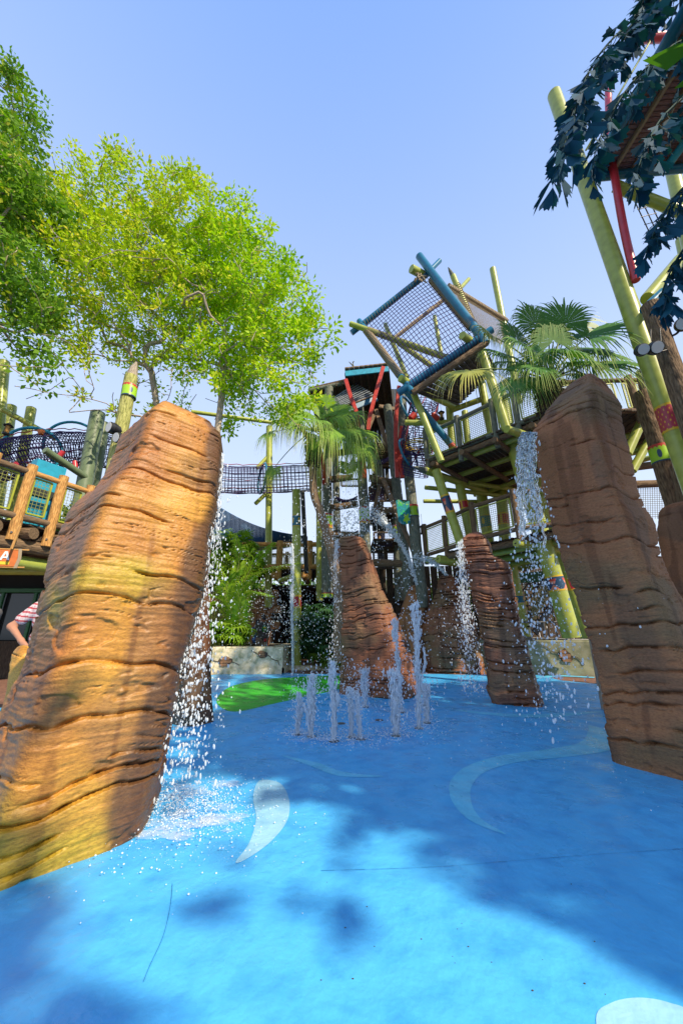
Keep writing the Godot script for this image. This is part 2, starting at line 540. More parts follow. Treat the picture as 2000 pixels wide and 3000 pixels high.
			b.v.append(p)
			b.n.append(dir)
			b.c.append(col)
			b.uv.append(Vector2(float(j) / nu, t))
	for i in nv:
		for j in nu:
			var p := i * nu + j
			var q := i * nu + (j + 1) % nu
			b.ix.append_array([p, q, p + nu, q, q + nu, p + nu])
	var mid := b.add(Vector3(rings[m][1], y_top + 0.004, rings[m][2]), Vector3.UP)
	b.c[mid] = tones[0]
	for j in nu:
		b.ix.append_array([nv * nu + j, nv * nu + (j + 1) % nu, mid])
	b.smooth()
	return b

func make_rocks() -> void:
	var amber := [Color(0.47, 0.185, 0.036), Color(0.76, 0.40, 0.055), Color(0.56, 0.42, 0.035), Color(0.24, 0.125, 0.06)]
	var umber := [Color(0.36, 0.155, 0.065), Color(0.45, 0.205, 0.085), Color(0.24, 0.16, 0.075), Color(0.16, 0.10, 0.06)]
	var russet := [Color(0.30, 0.125, 0.06), Color(0.36, 0.165, 0.085), Color(0.24, 0.16, 0.08), Color(0.14, 0.075, 0.05)]
	var o: Node3D
	var rb := rock([[465, 1195], [440, 1213], [400, 1243], [350, 1266], [338, 1310], [305, 1385], [300, 1402], [282, 1425], [215, 1475], [187, 1512], [190, 1548], [158, 1595], [142, 1672], [115, 1780], [80, 1900], [55, 1980], [0, 2090], [-70, 2250], [-190, 2500], [-330, 2760]],
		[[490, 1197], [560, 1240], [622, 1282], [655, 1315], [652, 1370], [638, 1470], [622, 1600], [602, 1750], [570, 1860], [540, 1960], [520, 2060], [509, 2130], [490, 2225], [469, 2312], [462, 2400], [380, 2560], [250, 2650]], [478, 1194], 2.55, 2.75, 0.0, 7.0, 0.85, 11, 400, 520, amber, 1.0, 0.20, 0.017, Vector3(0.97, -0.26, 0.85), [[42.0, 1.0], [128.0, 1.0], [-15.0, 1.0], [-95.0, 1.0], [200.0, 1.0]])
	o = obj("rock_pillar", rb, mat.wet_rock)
	tag(o, "tall amber sandstone pillar in the left foreground with water running off its top", "rock pillar", "sculpted rock pillars")
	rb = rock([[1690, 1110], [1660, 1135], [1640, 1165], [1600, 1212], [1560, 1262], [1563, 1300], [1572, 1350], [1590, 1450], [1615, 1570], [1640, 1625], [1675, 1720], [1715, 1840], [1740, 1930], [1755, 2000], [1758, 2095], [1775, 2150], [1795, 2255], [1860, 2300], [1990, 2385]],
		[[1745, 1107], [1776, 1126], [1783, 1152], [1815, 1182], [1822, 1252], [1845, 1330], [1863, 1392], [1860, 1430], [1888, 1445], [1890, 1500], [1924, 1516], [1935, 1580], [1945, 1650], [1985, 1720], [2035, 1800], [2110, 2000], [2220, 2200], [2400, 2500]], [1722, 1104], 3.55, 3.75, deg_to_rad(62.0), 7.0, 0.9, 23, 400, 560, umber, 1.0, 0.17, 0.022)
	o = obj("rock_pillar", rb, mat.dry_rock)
	tag(o, "tallest brown sandstone pillar at the right, in shade, with a clear waterfall on its left", "rock pillar", "sculpted rock pillars")
	rb = rock([[993, 1573], [986, 1582], [988, 1640], [996, 1710], [1003, 1800], [1003, 1860], [999, 1950], [992, 2032]],
		[[1060, 1573], [1069, 1580], [1096, 1648], [1124, 1730], [1155, 1790], [1168, 1826], [1200, 1877], [1216, 1959], [1240, 2036]], [1030, 1571], 7.7, 7.9, 0.55, 5.0, 0.8, 37, 240, 340, russet, 0.9, 0.15, 0.020)
	o = obj("rock_pillar", rb, mat.dry_rock)
	tag(o, "flat topped brown pillar in the middle of the pool behind the jets", "rock pillar", "sculpted rock pillars")
	rb = rock([[1375, 1560], [1350, 1575], [1345, 1600], [1350, 1640], [1370, 1700], [1395, 1790], [1410, 1840], [1420, 1900], [1426, 1980], [1425, 2030], [1440, 2064]],
		[[1410, 1562], [1434, 1590], [1438, 1640], [1488, 1646], [1498, 1685], [1515, 1780], [1532, 1840], [1547, 1890], [1563, 1960], [1573, 2010], [1592, 2064]], [1395, 1558], 6.65, 6.75, 0.5, 4.5, 0.85, 41, 260, 380, russet, 1.3, 0.10, 0.022)
	o = obj("rock_pillar", rb, mat.wet_rock)
	tag(o, "leaning layered pillar with a stepped right shoulder, right of the round cone rock", "rock pillar", "sculpted rock pillars")
	rb = rock([[1298, 1684], [1284, 1693], [1280, 1720], [1268, 1752], [1253, 1785], [1243, 1810], [1238, 1850], [1236, 1970]],
		[[1326, 1684], [1338, 1697], [1352, 1725], [1372, 1765], [1392, 1825], [1406, 1880], [1414, 1930], [1422, 1968]], [1312, 1683], 12.0, 12.0, 0.6, 2.4, 0.9, 53, 200, 240, russet, 0.8, 0.2, 0.026)
	o = obj("rock_cone", rb, mat.dry_rock)
	tag(o, "round cone shaped brown rock that spouts an arc of water to the left", "rock")
	rb = rock([[1210, 1714], [1196, 1722], [1189, 1750], [1176, 1778], [1162, 1830], [1160, 1900], [1158, 1972]],
		[[1240, 1715], [1262, 1728], [1259, 1755], [1250, 1795], [1246, 1850], [1246, 1970]], [1225, 1713], 12.7, 12.7, 0.3, 4.0, 0.9, 59, 140, 160, [Color(0.42, 0.19, 0.07), Color(0.5, 0.24, 0.09), Color(0.3, 0.17, 0.08), Color(0.2, 0.11, 0.06)], 0.9, 0.25, 0.026)
	o = obj("rock", rb, mat.dry_rock)
	tag(o, "small square topped orange rock between the middle pillar and the cone", "rock")
	rb = rock([[500, 1470], [470, 1500], [460, 1600], [470, 1800], [485, 2000], [500, 2126]],
		[[560, 1470], [600, 1500], [612, 1600], [612, 1800], [617, 2000], [628, 2116]], [530, 1465], 5.25, 5.3, 0.5, 3.5, 0.9, 61, 200, 240, [Color(0.16, 0.075, 0.035), Color(0.21, 0.10, 0.05), Color(0.15, 0.11, 0.05), Color(0.09, 0.05, 0.03)], 0.9)
	o = obj("rock_pillar", rb, mat.wet_rock)
	tag(o, "dark wet pillar standing just behind the waterfall of the amber pillar", "rock pillar", "sculpted rock pillars")
	rb = rock([[60, 1893], [38, 1908], [30, 1945], [25, 1990], [18, 2040], [5, 2080], [-10, 2140], [-40, 2250]],
		[[80, 1893], [110, 1905], [140, 1950], [160, 2000], [180, 2100], [200, 2250]], [70, 1890], 3.6, 3.6, 0.4, 3.0, 0.9, 67, 160, 160, amber, 0.8)
	o = obj("rock", rb, mat.wet_rock)
	tag(o, "low rounded rock behind the left edge of the amber pillar", "rock")
	rb = rock([[1960, 1474], [1930, 1496], [1928, 1560], [1938, 1620], [1942, 1700], [1950, 1800], [1950, 2300]],
		[[2040, 1474], [2090, 1510], [2120, 1600], [2140, 1700], [2160, 1800], [2200, 2300]], [1990, 1471], 5.0, 5.0, 0.9, 3.0, 1.0, 71, 160, 200, umber, 0.9)
	o = obj("rock_pillar", rb, mat.dry_rock)
	tag(o, "rounded dark rock at the right edge behind the tallest pillar", "rock pillar", "sculpted rock pillars")

func flat_shape(outline: Array, y: float) -> MB:  # a painted figure or sheet lying on the ground, from a plan outline
	var poly := PackedVector2Array()
	for p in outline:
		poly.append(p)
	var ids := Geometry2D.triangulate_polygon(poly)
	var b := MB.new()
	for p in poly:
		b.add(Vector3(p.x, y, p.y), Vector3.UP, p)
	for k in range(0, ids.size(), 3):
		b.tri(ids[k], ids[k + 1], ids[k + 2])
	return b

func plan(px: float, py: float) -> Vector2:
	var p := on(px, py, 0.0)
	return Vector2(p.x, p.z)

func smooth_plan(pts: Array, closed := true) -> Array:
	var out := []
	var m := pts.size()
	for k in (m if closed else m - 1):
		var p0: Vector2 = pts[(k - 1 + m) % m] if closed else pts[maxi(k - 1, 0)]
		var p1: Vector2 = pts[k]
		var p2: Vector2 = pts[(k + 1) % m]
		var p3: Vector2 = pts[(k + 2) % m] if closed else pts[mini(k + 2, m - 1)]
		for j in 6:
			out.append(p1.cubic_interpolate(p2, p0, p3, j / 6.0))
	if not closed:
		out.append(pts[-1])
	return out

func band(line: Array, widths: Array, y: float) -> MB:  # a painted swirl of changing width
	var pts := smooth_plan(line, false)
	var b := MB.new()
	for k in pts.size():
		var t: Vector2 = (pts[mini(k + 1, pts.size() - 1)] - pts[maxi(k - 1, 0)]).normalized()
		var e := float(k) / (pts.size() - 1) * (widths.size() - 1)
		var w := lerpf(widths[int(e)], widths[mini(int(e) + 1, widths.size() - 1)], e - int(e)) / 2.0
		var s := Vector2(-t.y, t.x) * w
		b.add(Vector3(pts[k].x + s.x, y, pts[k].y + s.y), Vector3.UP)
		b.add(Vector3(pts[k].x - s.x, y, pts[k].y - s.y), Vector3.UP)
	for k in pts.size() - 1:
		b.tri(2 * k, 2 * k + 1, 2 * k + 2)
		b.tri(2 * k + 1, 2 * k + 3, 2 * k + 2)
	return b

func make_setting() -> void:
	var g := MB.new()
	g.quad(Vector3(-160, -0.03, 40), Vector3(160, -0.03, 40), Vector3(160, -0.03, -220), Vector3(-160, -0.03, -220), Vector3.UP)
	struct("ground", g, mat.soil)
	g = MB.new()
	g.quad(Vector3(-20, -0.012, 12), Vector3(20, -0.012, 12), Vector3(20, -0.012, -19), Vector3(-20, -0.012, -19), Vector3.UP)
	struct("paving", g, mat.paving)
	var rim := smooth_plan([Vector2(-5.2, -6.0), Vector2(-4.4, -9.2), plan(640, 1975), plan(760, 1966), plan(900, 1975), plan(1010, 1972), plan(1250, 1974), plan(1400, 1976), plan(1560, 1976), plan(1640, 1992), plan(1750, 2004), Vector2(7.2, -7.0), Vector2(6.5, -2.0), Vector2(5.5, 4.0), Vector2(0, 6.5), Vector2(-4.5, 4.0), Vector2(-5.0, 0)])
	var pool := struct("pool_floor", flat_shape(rim, 0.0), mat.pool_blue)
	# painted figures on the blue
	obj("green_patch", flat_shape(smooth_plan([plan(640, 2040), plan(680, 2010), plan(760, 1992), plan(860, 1984), plan(985, 1979), plan(1010, 1986), plan(1000, 2015), plan(900, 2040), plan(800, 2062), plan(690, 2085), plan(640, 2066)]), 0.002), mat.pool_green, pool)
	for s in [[[[1757, 2085], [1700, 2090], [1600, 2097], [1500, 2096], [1400, 2088], [1330, 2080]], [0.02, 0.12, 0.22, 0.22, 0.16, 0.04]],
			[[[1725, 2125], [1765, 2150], [1745, 2185], [1640, 2205], [1500, 2222], [1400, 2250], [1352, 2292], [1350, 2345], [1390, 2400], [1480, 2445]], [0.02, 0.30, 0.30, 0.24, 0.20, 0.17, 0.16, 0.13, 0.08, 0.01]],
			[[[830, 2215], [920, 2240], [1000, 2268], [1120, 2275]], [0.02, 0.10, 0.10, 0.02]],
			[[[1740, 1985], [1640, 1980], [1570, 1985], [1500, 1978]], [0.3, 0.35, 0.25, 0.03]]]:
		var line := []
		for p in s[0]:
			line.append(plan(p[0], p[1]))
		obj("painted_swirl", band(line, s[1], 0.002), mat.pool_light_blue, pool)
	obj("painted_crescent", flat_shape(smooth_plan([plan(770, 2285), plan(820, 2295), plan(846, 2340), plan(843, 2400), plan(800, 2460), plan(735, 2510), plan(690, 2528), plan(730, 2470), plan(750, 2400), plan(742, 2340), plan(750, 2300)]), 0.002), mat.pool_pale, pool)
	obj("painted_disc", flat_shape(smooth_plan([plan(1745, 2990), plan(1790, 2940), plan(1870, 2925), plan(1960, 2940), plan(2060, 2990), Vector2(1.15, -1.2), Vector2(0.8, -1.1), Vector2(0.68, -1.3)]), 0.002), mat.pool_pale, pool)
	var crack := MB.new()
	for pts in [[[505, 2590], [500, 2650], [480, 2740], [440, 2830], [420, 2880]], [[940, 2552], [1100, 2548], [1300, 2540], [1450, 2528], [1700, 2508], [2000, 2488]]]:
		var line := []
		for p in pts:
			var w := plan(p[0], p[1])
			line.append(w)
		var sm := smooth_plan(line, false)
		for k in sm.size() - 1:
			var a := Vector3(sm[k].x, 0.003, sm[k].y)
			var c := Vector3(sm[k + 1].x, 0.003, sm[k + 1].y)
			var s := (c - a).cross(Vector3.UP).normalized() * (0.0006 + 0.0009 * rng.randf())
			crack.quad(a - s, c - s, c + s, a + s, Vector3.UP)
	obj("hairline_crack", crack, mat.pool_crack, pool)
	var speck := MB.new()
	for k in 22:
		var p := plan(rng.randf_range(900, 2000), rng.randf_range(2560, 2990))
		var r := rng.randf_range(0.001, 0.0028)
		speck.ball(Vector3(p.x, 0.001, p.y), Vector3(r * 1.6, 0, 0), Vector3(0, r * 0.5, 0), Vector3(0, 0, r), 5, 3)
	var sp := obj("grit", speck, mat.soil, pool)
	sp.set_meta("kind", "stuff")
	for q in [[872, 2152], [912, 2158], [978, 2172], [1030, 2160], [1056, 2166], [1070, 2072], [1160, 2156], [1176, 2088], [1226, 2134], [1250, 2118], [1000, 2120], [1110, 2110]]:
		var nz := MB.new()
		var p := on(q[0], q[1], 0.0)
		nz.tube([p, p + Vector3(0, 0.006, 0)], [0.055, 0.05], 18)
		obj("nozzle_ring", nz, mat.steel_rail, pool)
	# kerbs of the far rim
	var k1 := MB.new()
	k1.slab(Vector3(-0.2, 0.05, -12.6), Vector3(1.6, 0, 0.1), Vector3(0, 0.07, 0), Vector3(0, 0, 0.14))
	var kerb := obj("stone_kerb", k1, mat.plaster)
	tag(kerb, "low pale stone kerb in front of the dark shrubs behind the thin tall jet", "kerb")
	planter("planter_wall", [at(615, 1975, 11.25), at(826, 1973, 11.3), Vector3(-1.75, 0, -14.6), Vector3(-4.2, 0, -14.6)], 0.74, [[0.2, 0.36, 0.34, 0.24], [0.71, 0.58, 0.26, 0.16]], "pale cracked plaster planter wall at the left of the pool under the palms")
	planter("planter_wall", [at(1395, 1972, 12.0), at(1545, 1975, 11.35), at(1770, 1986, 10.6), at(2010, 1990, 10.2), Vector3(9.5, 0, -11.0), Vector3(4.5, 0, -13.0)], 0.92, [[1.55, 0.55, 0.30, 0.30]], "grey mossy plaster wall, shade in its colour, right of the pool under the railing", "shaded_mossy_plaster")

func planter(called: String, ring: Array, h: float, holes: Array, label: String, face := "plaster") -> void:
	for k in ring.size():
		ring[k].y = 0.0
	var o := thing(called, label, "wall", ring[0])
	var b := MB.new()
	var m := ring.size()
	for k in m:
		var a: Vector3 = ring[k]
		var c: Vector3 = ring[(k + 1) % m]
		var along := (c - a).normalized()
		var out := along.cross(Vector3.UP).normalized()
		if out.dot((a + c) / 2.0 - (ring[0] + ring[2]) / 2.0) < 0:
			out = -out
		# rounded shoulder in rows
		var rows := [Vector2(0.05, -0.02), Vector2(0.06, h * 0.18), Vector2(0.0, h * 0.24), Vector2(0.0, h * 0.6), Vector2(0.0, h - 0.06), Vector2(-0.02, h - 0.02), Vector2(-0.07, h), Vector2(-0.34, h - 0.005)]
		var first := b.v.size()
		var steps := 30
		for j in steps + 1:
			var p := a.lerp(c, float(j) / steps)
			for q in rows:
				var wob := 0.015 * noise_a.get_noise_3d(p.x * 40, q.y * 60, p.z * 40)
				b.add(p + out * (q.x + wob) + Vector3.UP * q.y, out)
		for j in steps:
			for q in rows.size() - 1:
				var p := first + j * rows.size() + q
				b.tri(p, p + 1, p + rows.size())
				b.tri(p + 1, p + rows.size() + 1, p + rows.size())
	b.smooth()
	obj("wall_face", b, mat[face], o)
	var fill := []
	for p in ring:
		fill.append(Vector2(p.x, p.z))
	obj("earth_fill", flat_shape(fill, h - 0.06), mat.soil, o)
	# places where the plaster has come off and courses of brick show
	for q in holes:
		var seg := int(q[0])
		var a: Vector3 = ring[seg]
		var c: Vector3 = ring[seg + 1]
		var along := (c - a).normalized()
		var out := along.cross(Vector3.UP).normalized()
		if out.z < 0:
			out = -out
		var mid: Vector3 = a.lerp(c, q[0] - seg) + Vector3.UP * q[1] * 0.9
		var cut := MB.new()
		var ci := cut.add(mid + out * 0.014, out)
		for k in 13:
			var an := TAU * k / 13.0
			var rr := rng.randf_range(0.75, 1.15)
			cut.add(mid + out * 0.014 + along * cos(an) * q[2] * 0.62 * rr + Vector3.UP * sin(an) * q[3] * 0.62 * rr, out)
		for k in 13:
			cut.tri(ci, ci + 1 + k, ci + 1 + (k + 1) % 13)
		obj("broken_patch", cut, mat.mortar, o)
		for r in 3:
			var br := MB.new()
			var w: float = q[2] * rng.randf_range(0.6, 0.95) * (1.0 if r == 1 else 0.72)
			br.slab(mid + along * rng.randf_range(-0.12, 0.12) * q[2] + Vector3.UP * (r - 1) * q[3] * 0.36 + out * 0.018, along * w * 0.5, Vector3.UP * q[3] * 0.15 + along * rng.randf_range(-0.01, 0.01), out * rng.randf_range(0.006, 0.02))
			obj("brick", br, mat.brick, o)
	# cracks wandering from the patches
	var ck := MB.new()
	for q in holes:
		var seg := int(q[0])
		var a: Vector3 = ring[seg]
		var c: Vector3 = ring[seg + 1]
		var along := (c - a).normalized()
		var out := along.cross(Vector3.UP).normalized()
		if out.z < 0:
			out = -out
		for n in [0, 3]:
			var p: Vector3 = a.lerp(c, q[0] - seg) + Vector3.UP * q[1] * 0.9 + along * q[2] * (0.5 if n % 2 else -0.5) + out * 0.012
			var dir := along * (1.0 if n % 2 else -1.0) * 0.06 + Vector3.UP * (0.05 if n < 2 else -0.055)
			var pts := [p]
			for j in 7:
				p += dir + along * rng.randf_range(-0.05, 0.05) + Vector3.UP * rng.randf_range(-0.04, 0.04)
				if p.y > h - 0.1 or p.y < h * 0.26:
					break
				pts.append(p)
			if pts.size() > 1:
				ck.tube(pts, 0.009, 4, false)
	if ck.v.size():
		obj("plaster_crack", ck, mat.mortar, o)

# ---------- carpentry ----------
func log_part(parent: Node, called: String, a: Vector3, b: Vector3, r: float, m: String, taper := 0.92) -> MeshInstance3D:
	var mb := MB.new()
	var pts := []
	var rad := []
	var k := maxi(5, int((b - a).length() / 0.5))
	for j in k + 1:
		var e := float(j) / k
		var p := a.lerp(b, e)
		pts.append(p + Vector3(noise_b.get_noise_3d(p.y * 1.3, p.x, 1), 0, noise_b.get_noise_3d(p.y * 1.3, p.z, 9)) * r * 0.16)
		rad.append(r * lerpf(1.0, taper, e) * (1.0 + 0.08 * noise_b.get_noise_3d(p.x * 3, p.y * 2, p.z * 3)))
	mb.tube(pts, rad, 12)
	return obj(called, mb, mat[m], parent)

func pipe_part(parent: Node, called: String, a: Vector3, b: Vector3, r: float, m: String, r2 := -1.0) -> MeshInstance3D:
	var mb := MB.new()
	var l := (b - a).normalized()
	mb.tube([a, a + l * 0.008, b - l * 0.008, b], [r * 0.93, r, r if r2 < 0 else r2, (r if r2 < 0 else r2) * 0.93], 18)
	return obj(called, mb, mat[m], parent)

func board_part(parent: Node, called: String, a: Vector3, b: Vector3, w: float, h: float, m: String, up := Vector3.UP) -> MeshInstance3D:
	var mb := MB.new()
	mb.beam(a, b, w, h, up)
	return obj(called, mb, mat[m], parent)

func collar(parent: Node, a: Vector3, b: Vector3, r: float, kind: String) -> void:
	var mb := MB.new()
	mb.tube([a, b], [r, r], 20, false)
	var h := (b - a).length()
	for k in mb.uv.size():
		mb.uv[k].y = 1.0 - mb.uv[k].y / h if a.y < b.y else mb.uv[k].y / h
	obj("painted_collar", mb, collar_print(kind), parent)

func along_post(a: Vector3, b: Vector3, py: float) -> Vector3:  # the point of a post seen at that row
	var lo := 0.0
	var hi := 1.0
	var down := seen_from_eye(b).y > seen_from_eye(a).y
	for k in 30:
		var m := (lo + hi) / 2.0
		if (seen_from_eye(a.lerp(b, m)).y < py) == down:
			lo = m
		else:
			hi = m
	return a.lerp(b, lo)

func wires(mb: MB, o: Vector3, x: Vector3, y: Vector3, step: float, r: float) -> void:  # a welded wire sheet
	var n := x.cross(y).normalized() * r
	for k in range(1, int(x.length() / step) + 1):
		var p := o + x.normalized() * minf(step * k, x.length())
		var s := x.normalized() * r
		mb.quad(p - s + n, p + s + n, p + s + n + y, p - s + n + y)
		mb.quad(p - s - n, p + s - n, p + s - n + y, p - s - n + y)
	for k in range(1, int(y.length() / step) + 1):
		var p := o + y.normalized() * minf(step * k, y.length())
		var s := y.normalized() * r
		mb.quad(p - s + n * 1.6, p + s + n * 1.6, p + s + n * 1.6 + x, p - s + n * 1.6 + x)
		mb.quad(p - s - n * 1.6, p + s - n * 1.6, p + s - n * 1.6 + x, p - s - n * 1.6 + x)

func mesh_bay(parent: Node, a: Vector3, b: Vector3, h: float, frame := "lime_frame", wire := "wire_mesh", step := 0.06, gap := 0.12) -> void:
	var x := (b - a).normalized()
	var p := a + x * gap + Vector3.UP * 0.12
	var w := (b - a) - x * gap * 2.0
	var mb := MB.new()
	var t := 0.02
	for e in [[p, p + w], [p + Vector3.UP * h, p + w + Vector3.UP * h]]:
		mb.beam(e[0], e[1], t * 1.4, t * 2)
	for e in [[p, p + Vector3.UP * h], [p + w, p + w + Vector3.UP * h]]:
		mb.beam(e[0], e[1], t * 1.4, t * 2, x)
	var f := obj("mesh_frame", mb, mat[frame], parent)
	var wm := MB.new()
	wires(wm, p, w, Vector3.UP * h, step, 0.0035)
	obj("wire_mesh", wm, mat[wire], f)

func lantern(p: Vector3, label: String) -> void:
	var o := thing("lantern", label, "lantern", p, "small hanging lanterns")
	var mb := MB.new()
	mb.tube([p + Vector3(0, 0.42, 0), p], 0.006, 5)
	obj("hanger", mb, mat.dark_metal, o)
	mb = MB.new()
	mb.tube([p, p - Vector3(0, 0.08, 0), p - Vector3(0, 0.085, 0)], [0.02, 0.12, 0.11], 8)
	mb.tube([p - Vector3(0, 0.30, 0), p - Vector3(0, 0.34, 0)], [0.09, 0.08], 8)
	for k in 4:
		var s := Vector3(cos(k * PI / 2) * 0.075, 0, sin(k * PI / 2) * 0.075)
		mb.tube([p + s - Vector3(0, 0.08, 0), p + s - Vector3(0, 0.31, 0)], 0.008, 4)
	obj("cage", mb, mat.dark_metal, o)
	mb = MB.new()
	mb.tube([p - Vector3(0, 0.09, 0), p - Vector3(0, 0.30, 0)], 0.055, 8)
	obj("glass", mb, mat.gold_log, o)

func floodlight(p: Vector3, aim: Vector3, r: float, hold: Vector3, label: String) -> void:
	var o := thing("floodlight", label, "floodlight", p, "round black floodlights")
	var d := aim.normalized()
	var mb := MB.new()
	mb.tube([p - d * r * 1.7, p - d * r * 1.5, p - d * 0.3 * r, p, p + d * 0.02], [r * 0.55, r * 0.75, r, r, r * 0.9], 20)
	for k in 5:
		mb.tube([p - d * r * (0.5 + 0.2 * k), p - d * r * (0.56 + 0.2 * k)], r * (1.04 - 0.06 * k), 20)
	obj("housing", mb, mat.dark_metal, o)
	mb = MB.new()
	mb.tube([p + d * 0.021, p + d * 0.025], [r * 0.86, r * 0.84], 20)
	obj("lens", mb, mat.lamp_face, o)
	mb = MB.new()
	mb.tube(curve([p - d * r, (p - d * r + hold) / 2.0 - Vector3(0, r * 0.4, 0), hold], 5), r * 0.17, 8)
	obj("bracket", mb, mat.dark_metal, o)

func deck_boards(o: Node, a: Vector3, b: Vector3, n: Vector3, depth: float, width := 0.15) -> void:
	var e := (b - a).normalized()
	var k := int((b - a).length() / width)
	for j in k:
		var p := a + e * (j + 0.5) * width + Vector3.UP * rng.randf_range(-0.006, 0.006)
		board_part(o, "plank", p - n * rng.randf_range(0.02, 0.10), p + n * depth, width - 0.014, 0.045, "dark_plank")

func railing(o: Node, pts: Array, rail_h: float, below: float, m: String, skip := [], pr := 0.085) -> void:
	for k in pts.size():
		if not k in skip:
			log_part(o, "railing_post", pts[k] + Vector3.UP * (rail_h + 0.13), pts[k] - Vector3.UP * below, pr, m)
	for k in pts.size() - 1:
		log_part(o, "handrail", pts[k] + Vector3.UP * rail_h, pts[k + 1] + Vector3.UP * rail_h, pr * 0.72, m)
		log_part(o, "sill_log", pts[k] + Vector3.UP * 0.02, pts[k + 1] + Vector3.UP * 0.02, pr * 0.8, m)
		mesh_bay(o, pts[k], pts[k + 1], rail_h - 0.22)

# ---------- the right hand decks ----------
func make_decks() -> void:
	var h := 6.4
	var f0 := on(1244, 1352, h)
	var f1 := on(1592, 1214, h)
	var e := (f1 - f0).normalized()
	var n := Vector3(-e.z, 0, e.x)
	if n.z > 0:
		n = -n
	var f2 := on(1830, 1206, h)
	var f3 := on(2080, 1196, h)
	var o := thing("upper_deck", "upper timber play deck at the right with log railings and dark boards seen from below", "play deck", f0)
	deck_boards(o, f0, f1, n, 5.5)
	deck_boards(o, f1 + Vector3(0.1, 0, 0.0), f3, Vector3(0, 0, -1), 4.5, 0.2)
	var ps := [on(1251, 1350, h), on(1347, 1314, h), on(1452, 1271, h), on(1517, 1244, h), on(1592, 1216, h)]
	railing(o, ps, 1.0, 0.42, "grey_log")
	railing(o, [f1, f2, on(1868, 1206, h), f3], 0.95, 0.3, "brown_log", [1])
	for k in 5:
		var s: Vector3 = n * (0.35 + 1.05 * k) + Vector3.DOWN * 0.19
		pipe_part(o, "floor_beam", f0 + s - e * 0.2, f1 + s + e * (0.3 + 0.5 * k), 0.085, "lime_paint")
	log_part(o, "edge_log", f0 + Vector3.DOWN * 0.14 + n * 0.1, f1 + Vector3.DOWN * 0.14 + n * 0.1, 0.09, "brown_log")
	for k in 4:
		var s: Vector3 = f0.lerp(f1, 0.12 + 0.27 * k) + Vector3.DOWN * 0.3
		log_part(o, "joist", s - n * 0.25, s + n * 5.0, 0.085, "brown_log")
	var tip := on(1212, 1367, 6.02)
	var tail := on(1448, 1449, 6.02)
	var tl := (tail - tip).normalized()
	pipe_part(o, "cross_beam", tip + tl * 0.5, tail, 0.12, "lime_paint")
	var mb := MB.new()
	mb.tube([tip, tip + tl * 0.25, tip + tl * 0.5], [0.012, 0.075, 0.105], 10)
	obj("pointed_end", mb, mat.grey_log, o)
	pipe_part(o, "beam_end", at(1483, 1257, 7.9), at(1640, 1310, 9.0), 0.10, "lime_paint")
	for s in [[1430, 1440, 1530, 1402, 6.0], [1372, 1415, 1560, 1440, 6.0], [1245, 1428, 1500, 1455, 5.9], [1240, 1468, 1420, 1470, 5.9]]:
		pipe_part(o, "brace_beam", on(s[0], s[1], s[4]), on(s[2], s[3], s[4]), 0.08, "lime_paint")
	# legs
	for s in [[1276, 1378, 1352, 1600, 10.3, 0.135, 1452, 1504, "totem_print"], [1342, 1405, 1388, 1620, 11.6, 0.15, 1468, 1492, "flag_print"], [1500, 1285, 1674, 1868, 9.4, 0.21, 1688, 1732, "totem_print"], [1560, 1400, 1722, 1868, 10.2, 0.2, 1694, 1730, "flag_print"], [1500, 1660, 1541, 1872, 12.4, 0.16, 1745, 1768, "teal_print"], [1408, 1440, 1432, 1600, 13.0, 0.2, 1512, 1548, "teal_print"], [1466, 1430, 1480, 1600, 12.6, 0.2, 1505, 1540, "flag_print"]]:
		var a := at(s[0], s[1], s[4])
		var b := at(s[2], s[3], s[4])
		pipe_part(o, "steel_leg", a, b, s[5], "lime_paint")
		collar(o, along_post(a, b, s[6]), along_post(a, b, s[7]), s[5] + 0.006, s[8])
	# right end of the upper deck: braces and lower bridge behind the tallest pillar
	for s in [[1880, 1230, 1835, 1330, 8.2, 0.11], [1830, 1330, 2010, 1290, 8.6, 0.09], [1900, 1290, 1850, 1380, 8.4, 0.1]]:
		pipe_part(o, "brace_beam", at(s[0], s[1], s[4]), at(s[2], s[3], s[4]), s[5], "lime_paint")
	for s in [[1800, 1225, 2050, 1215], [1810, 1245, 2050, 1240], [1850, 1370, 2050, 1345], [1845, 1420, 2060, 1412]]:
		log_part(o, "cross_log", at(s[0], s[1], 8.8), at(s[2], s[3], 8.8), 0.10, "brown_log")
	var wm := MB.new()
	var w0 := at(1862, 1520, 8.8)
	wires(wm, w0, at(2040, 1520, 8.8) - w0, at(1862, 1424, 8.8) - w0, 0.06, 0.004)
	obj("wire_mesh", wm, mat.grey_wire, o)

	h = 3.65
	var g := [on(1248, 1628, h), on(1308, 1610, h), on(1392, 1581, h), on(1518, 1552, h), on(1660, 1534, h)]
	var l := thing("lower_deck", "lower timber play deck with mesh railings behind the layered pillar", "play deck", g[1])
	railing(l, g, 1.0, 0.3, "brown_log")
	e = (g[3] - g[1]).normalized()
	n = Vector3(-e.z, 0, e.x)
	if n.z > 0:
		n = -n
	deck_boards(l, g[1] + Vector3.DOWN * 0.1, g[4] + Vector3.DOWN * 0.1, n, 4.0)
	for k in 4:
		pipe_part(l, "floor_beam", g[1] + n * (0.4 + k) + Vector3.DOWN * 0.3 - e * 0.4, g[4] + n * (0.4 + k) + Vector3.DOWN * 0.3, 0.1, "lime_paint")
	log_part(l, "edge_log", g[1] + Vector3.DOWN * 0.22, g[4] + Vector3.DOWN * 0.22, 0.1, "brown_log")
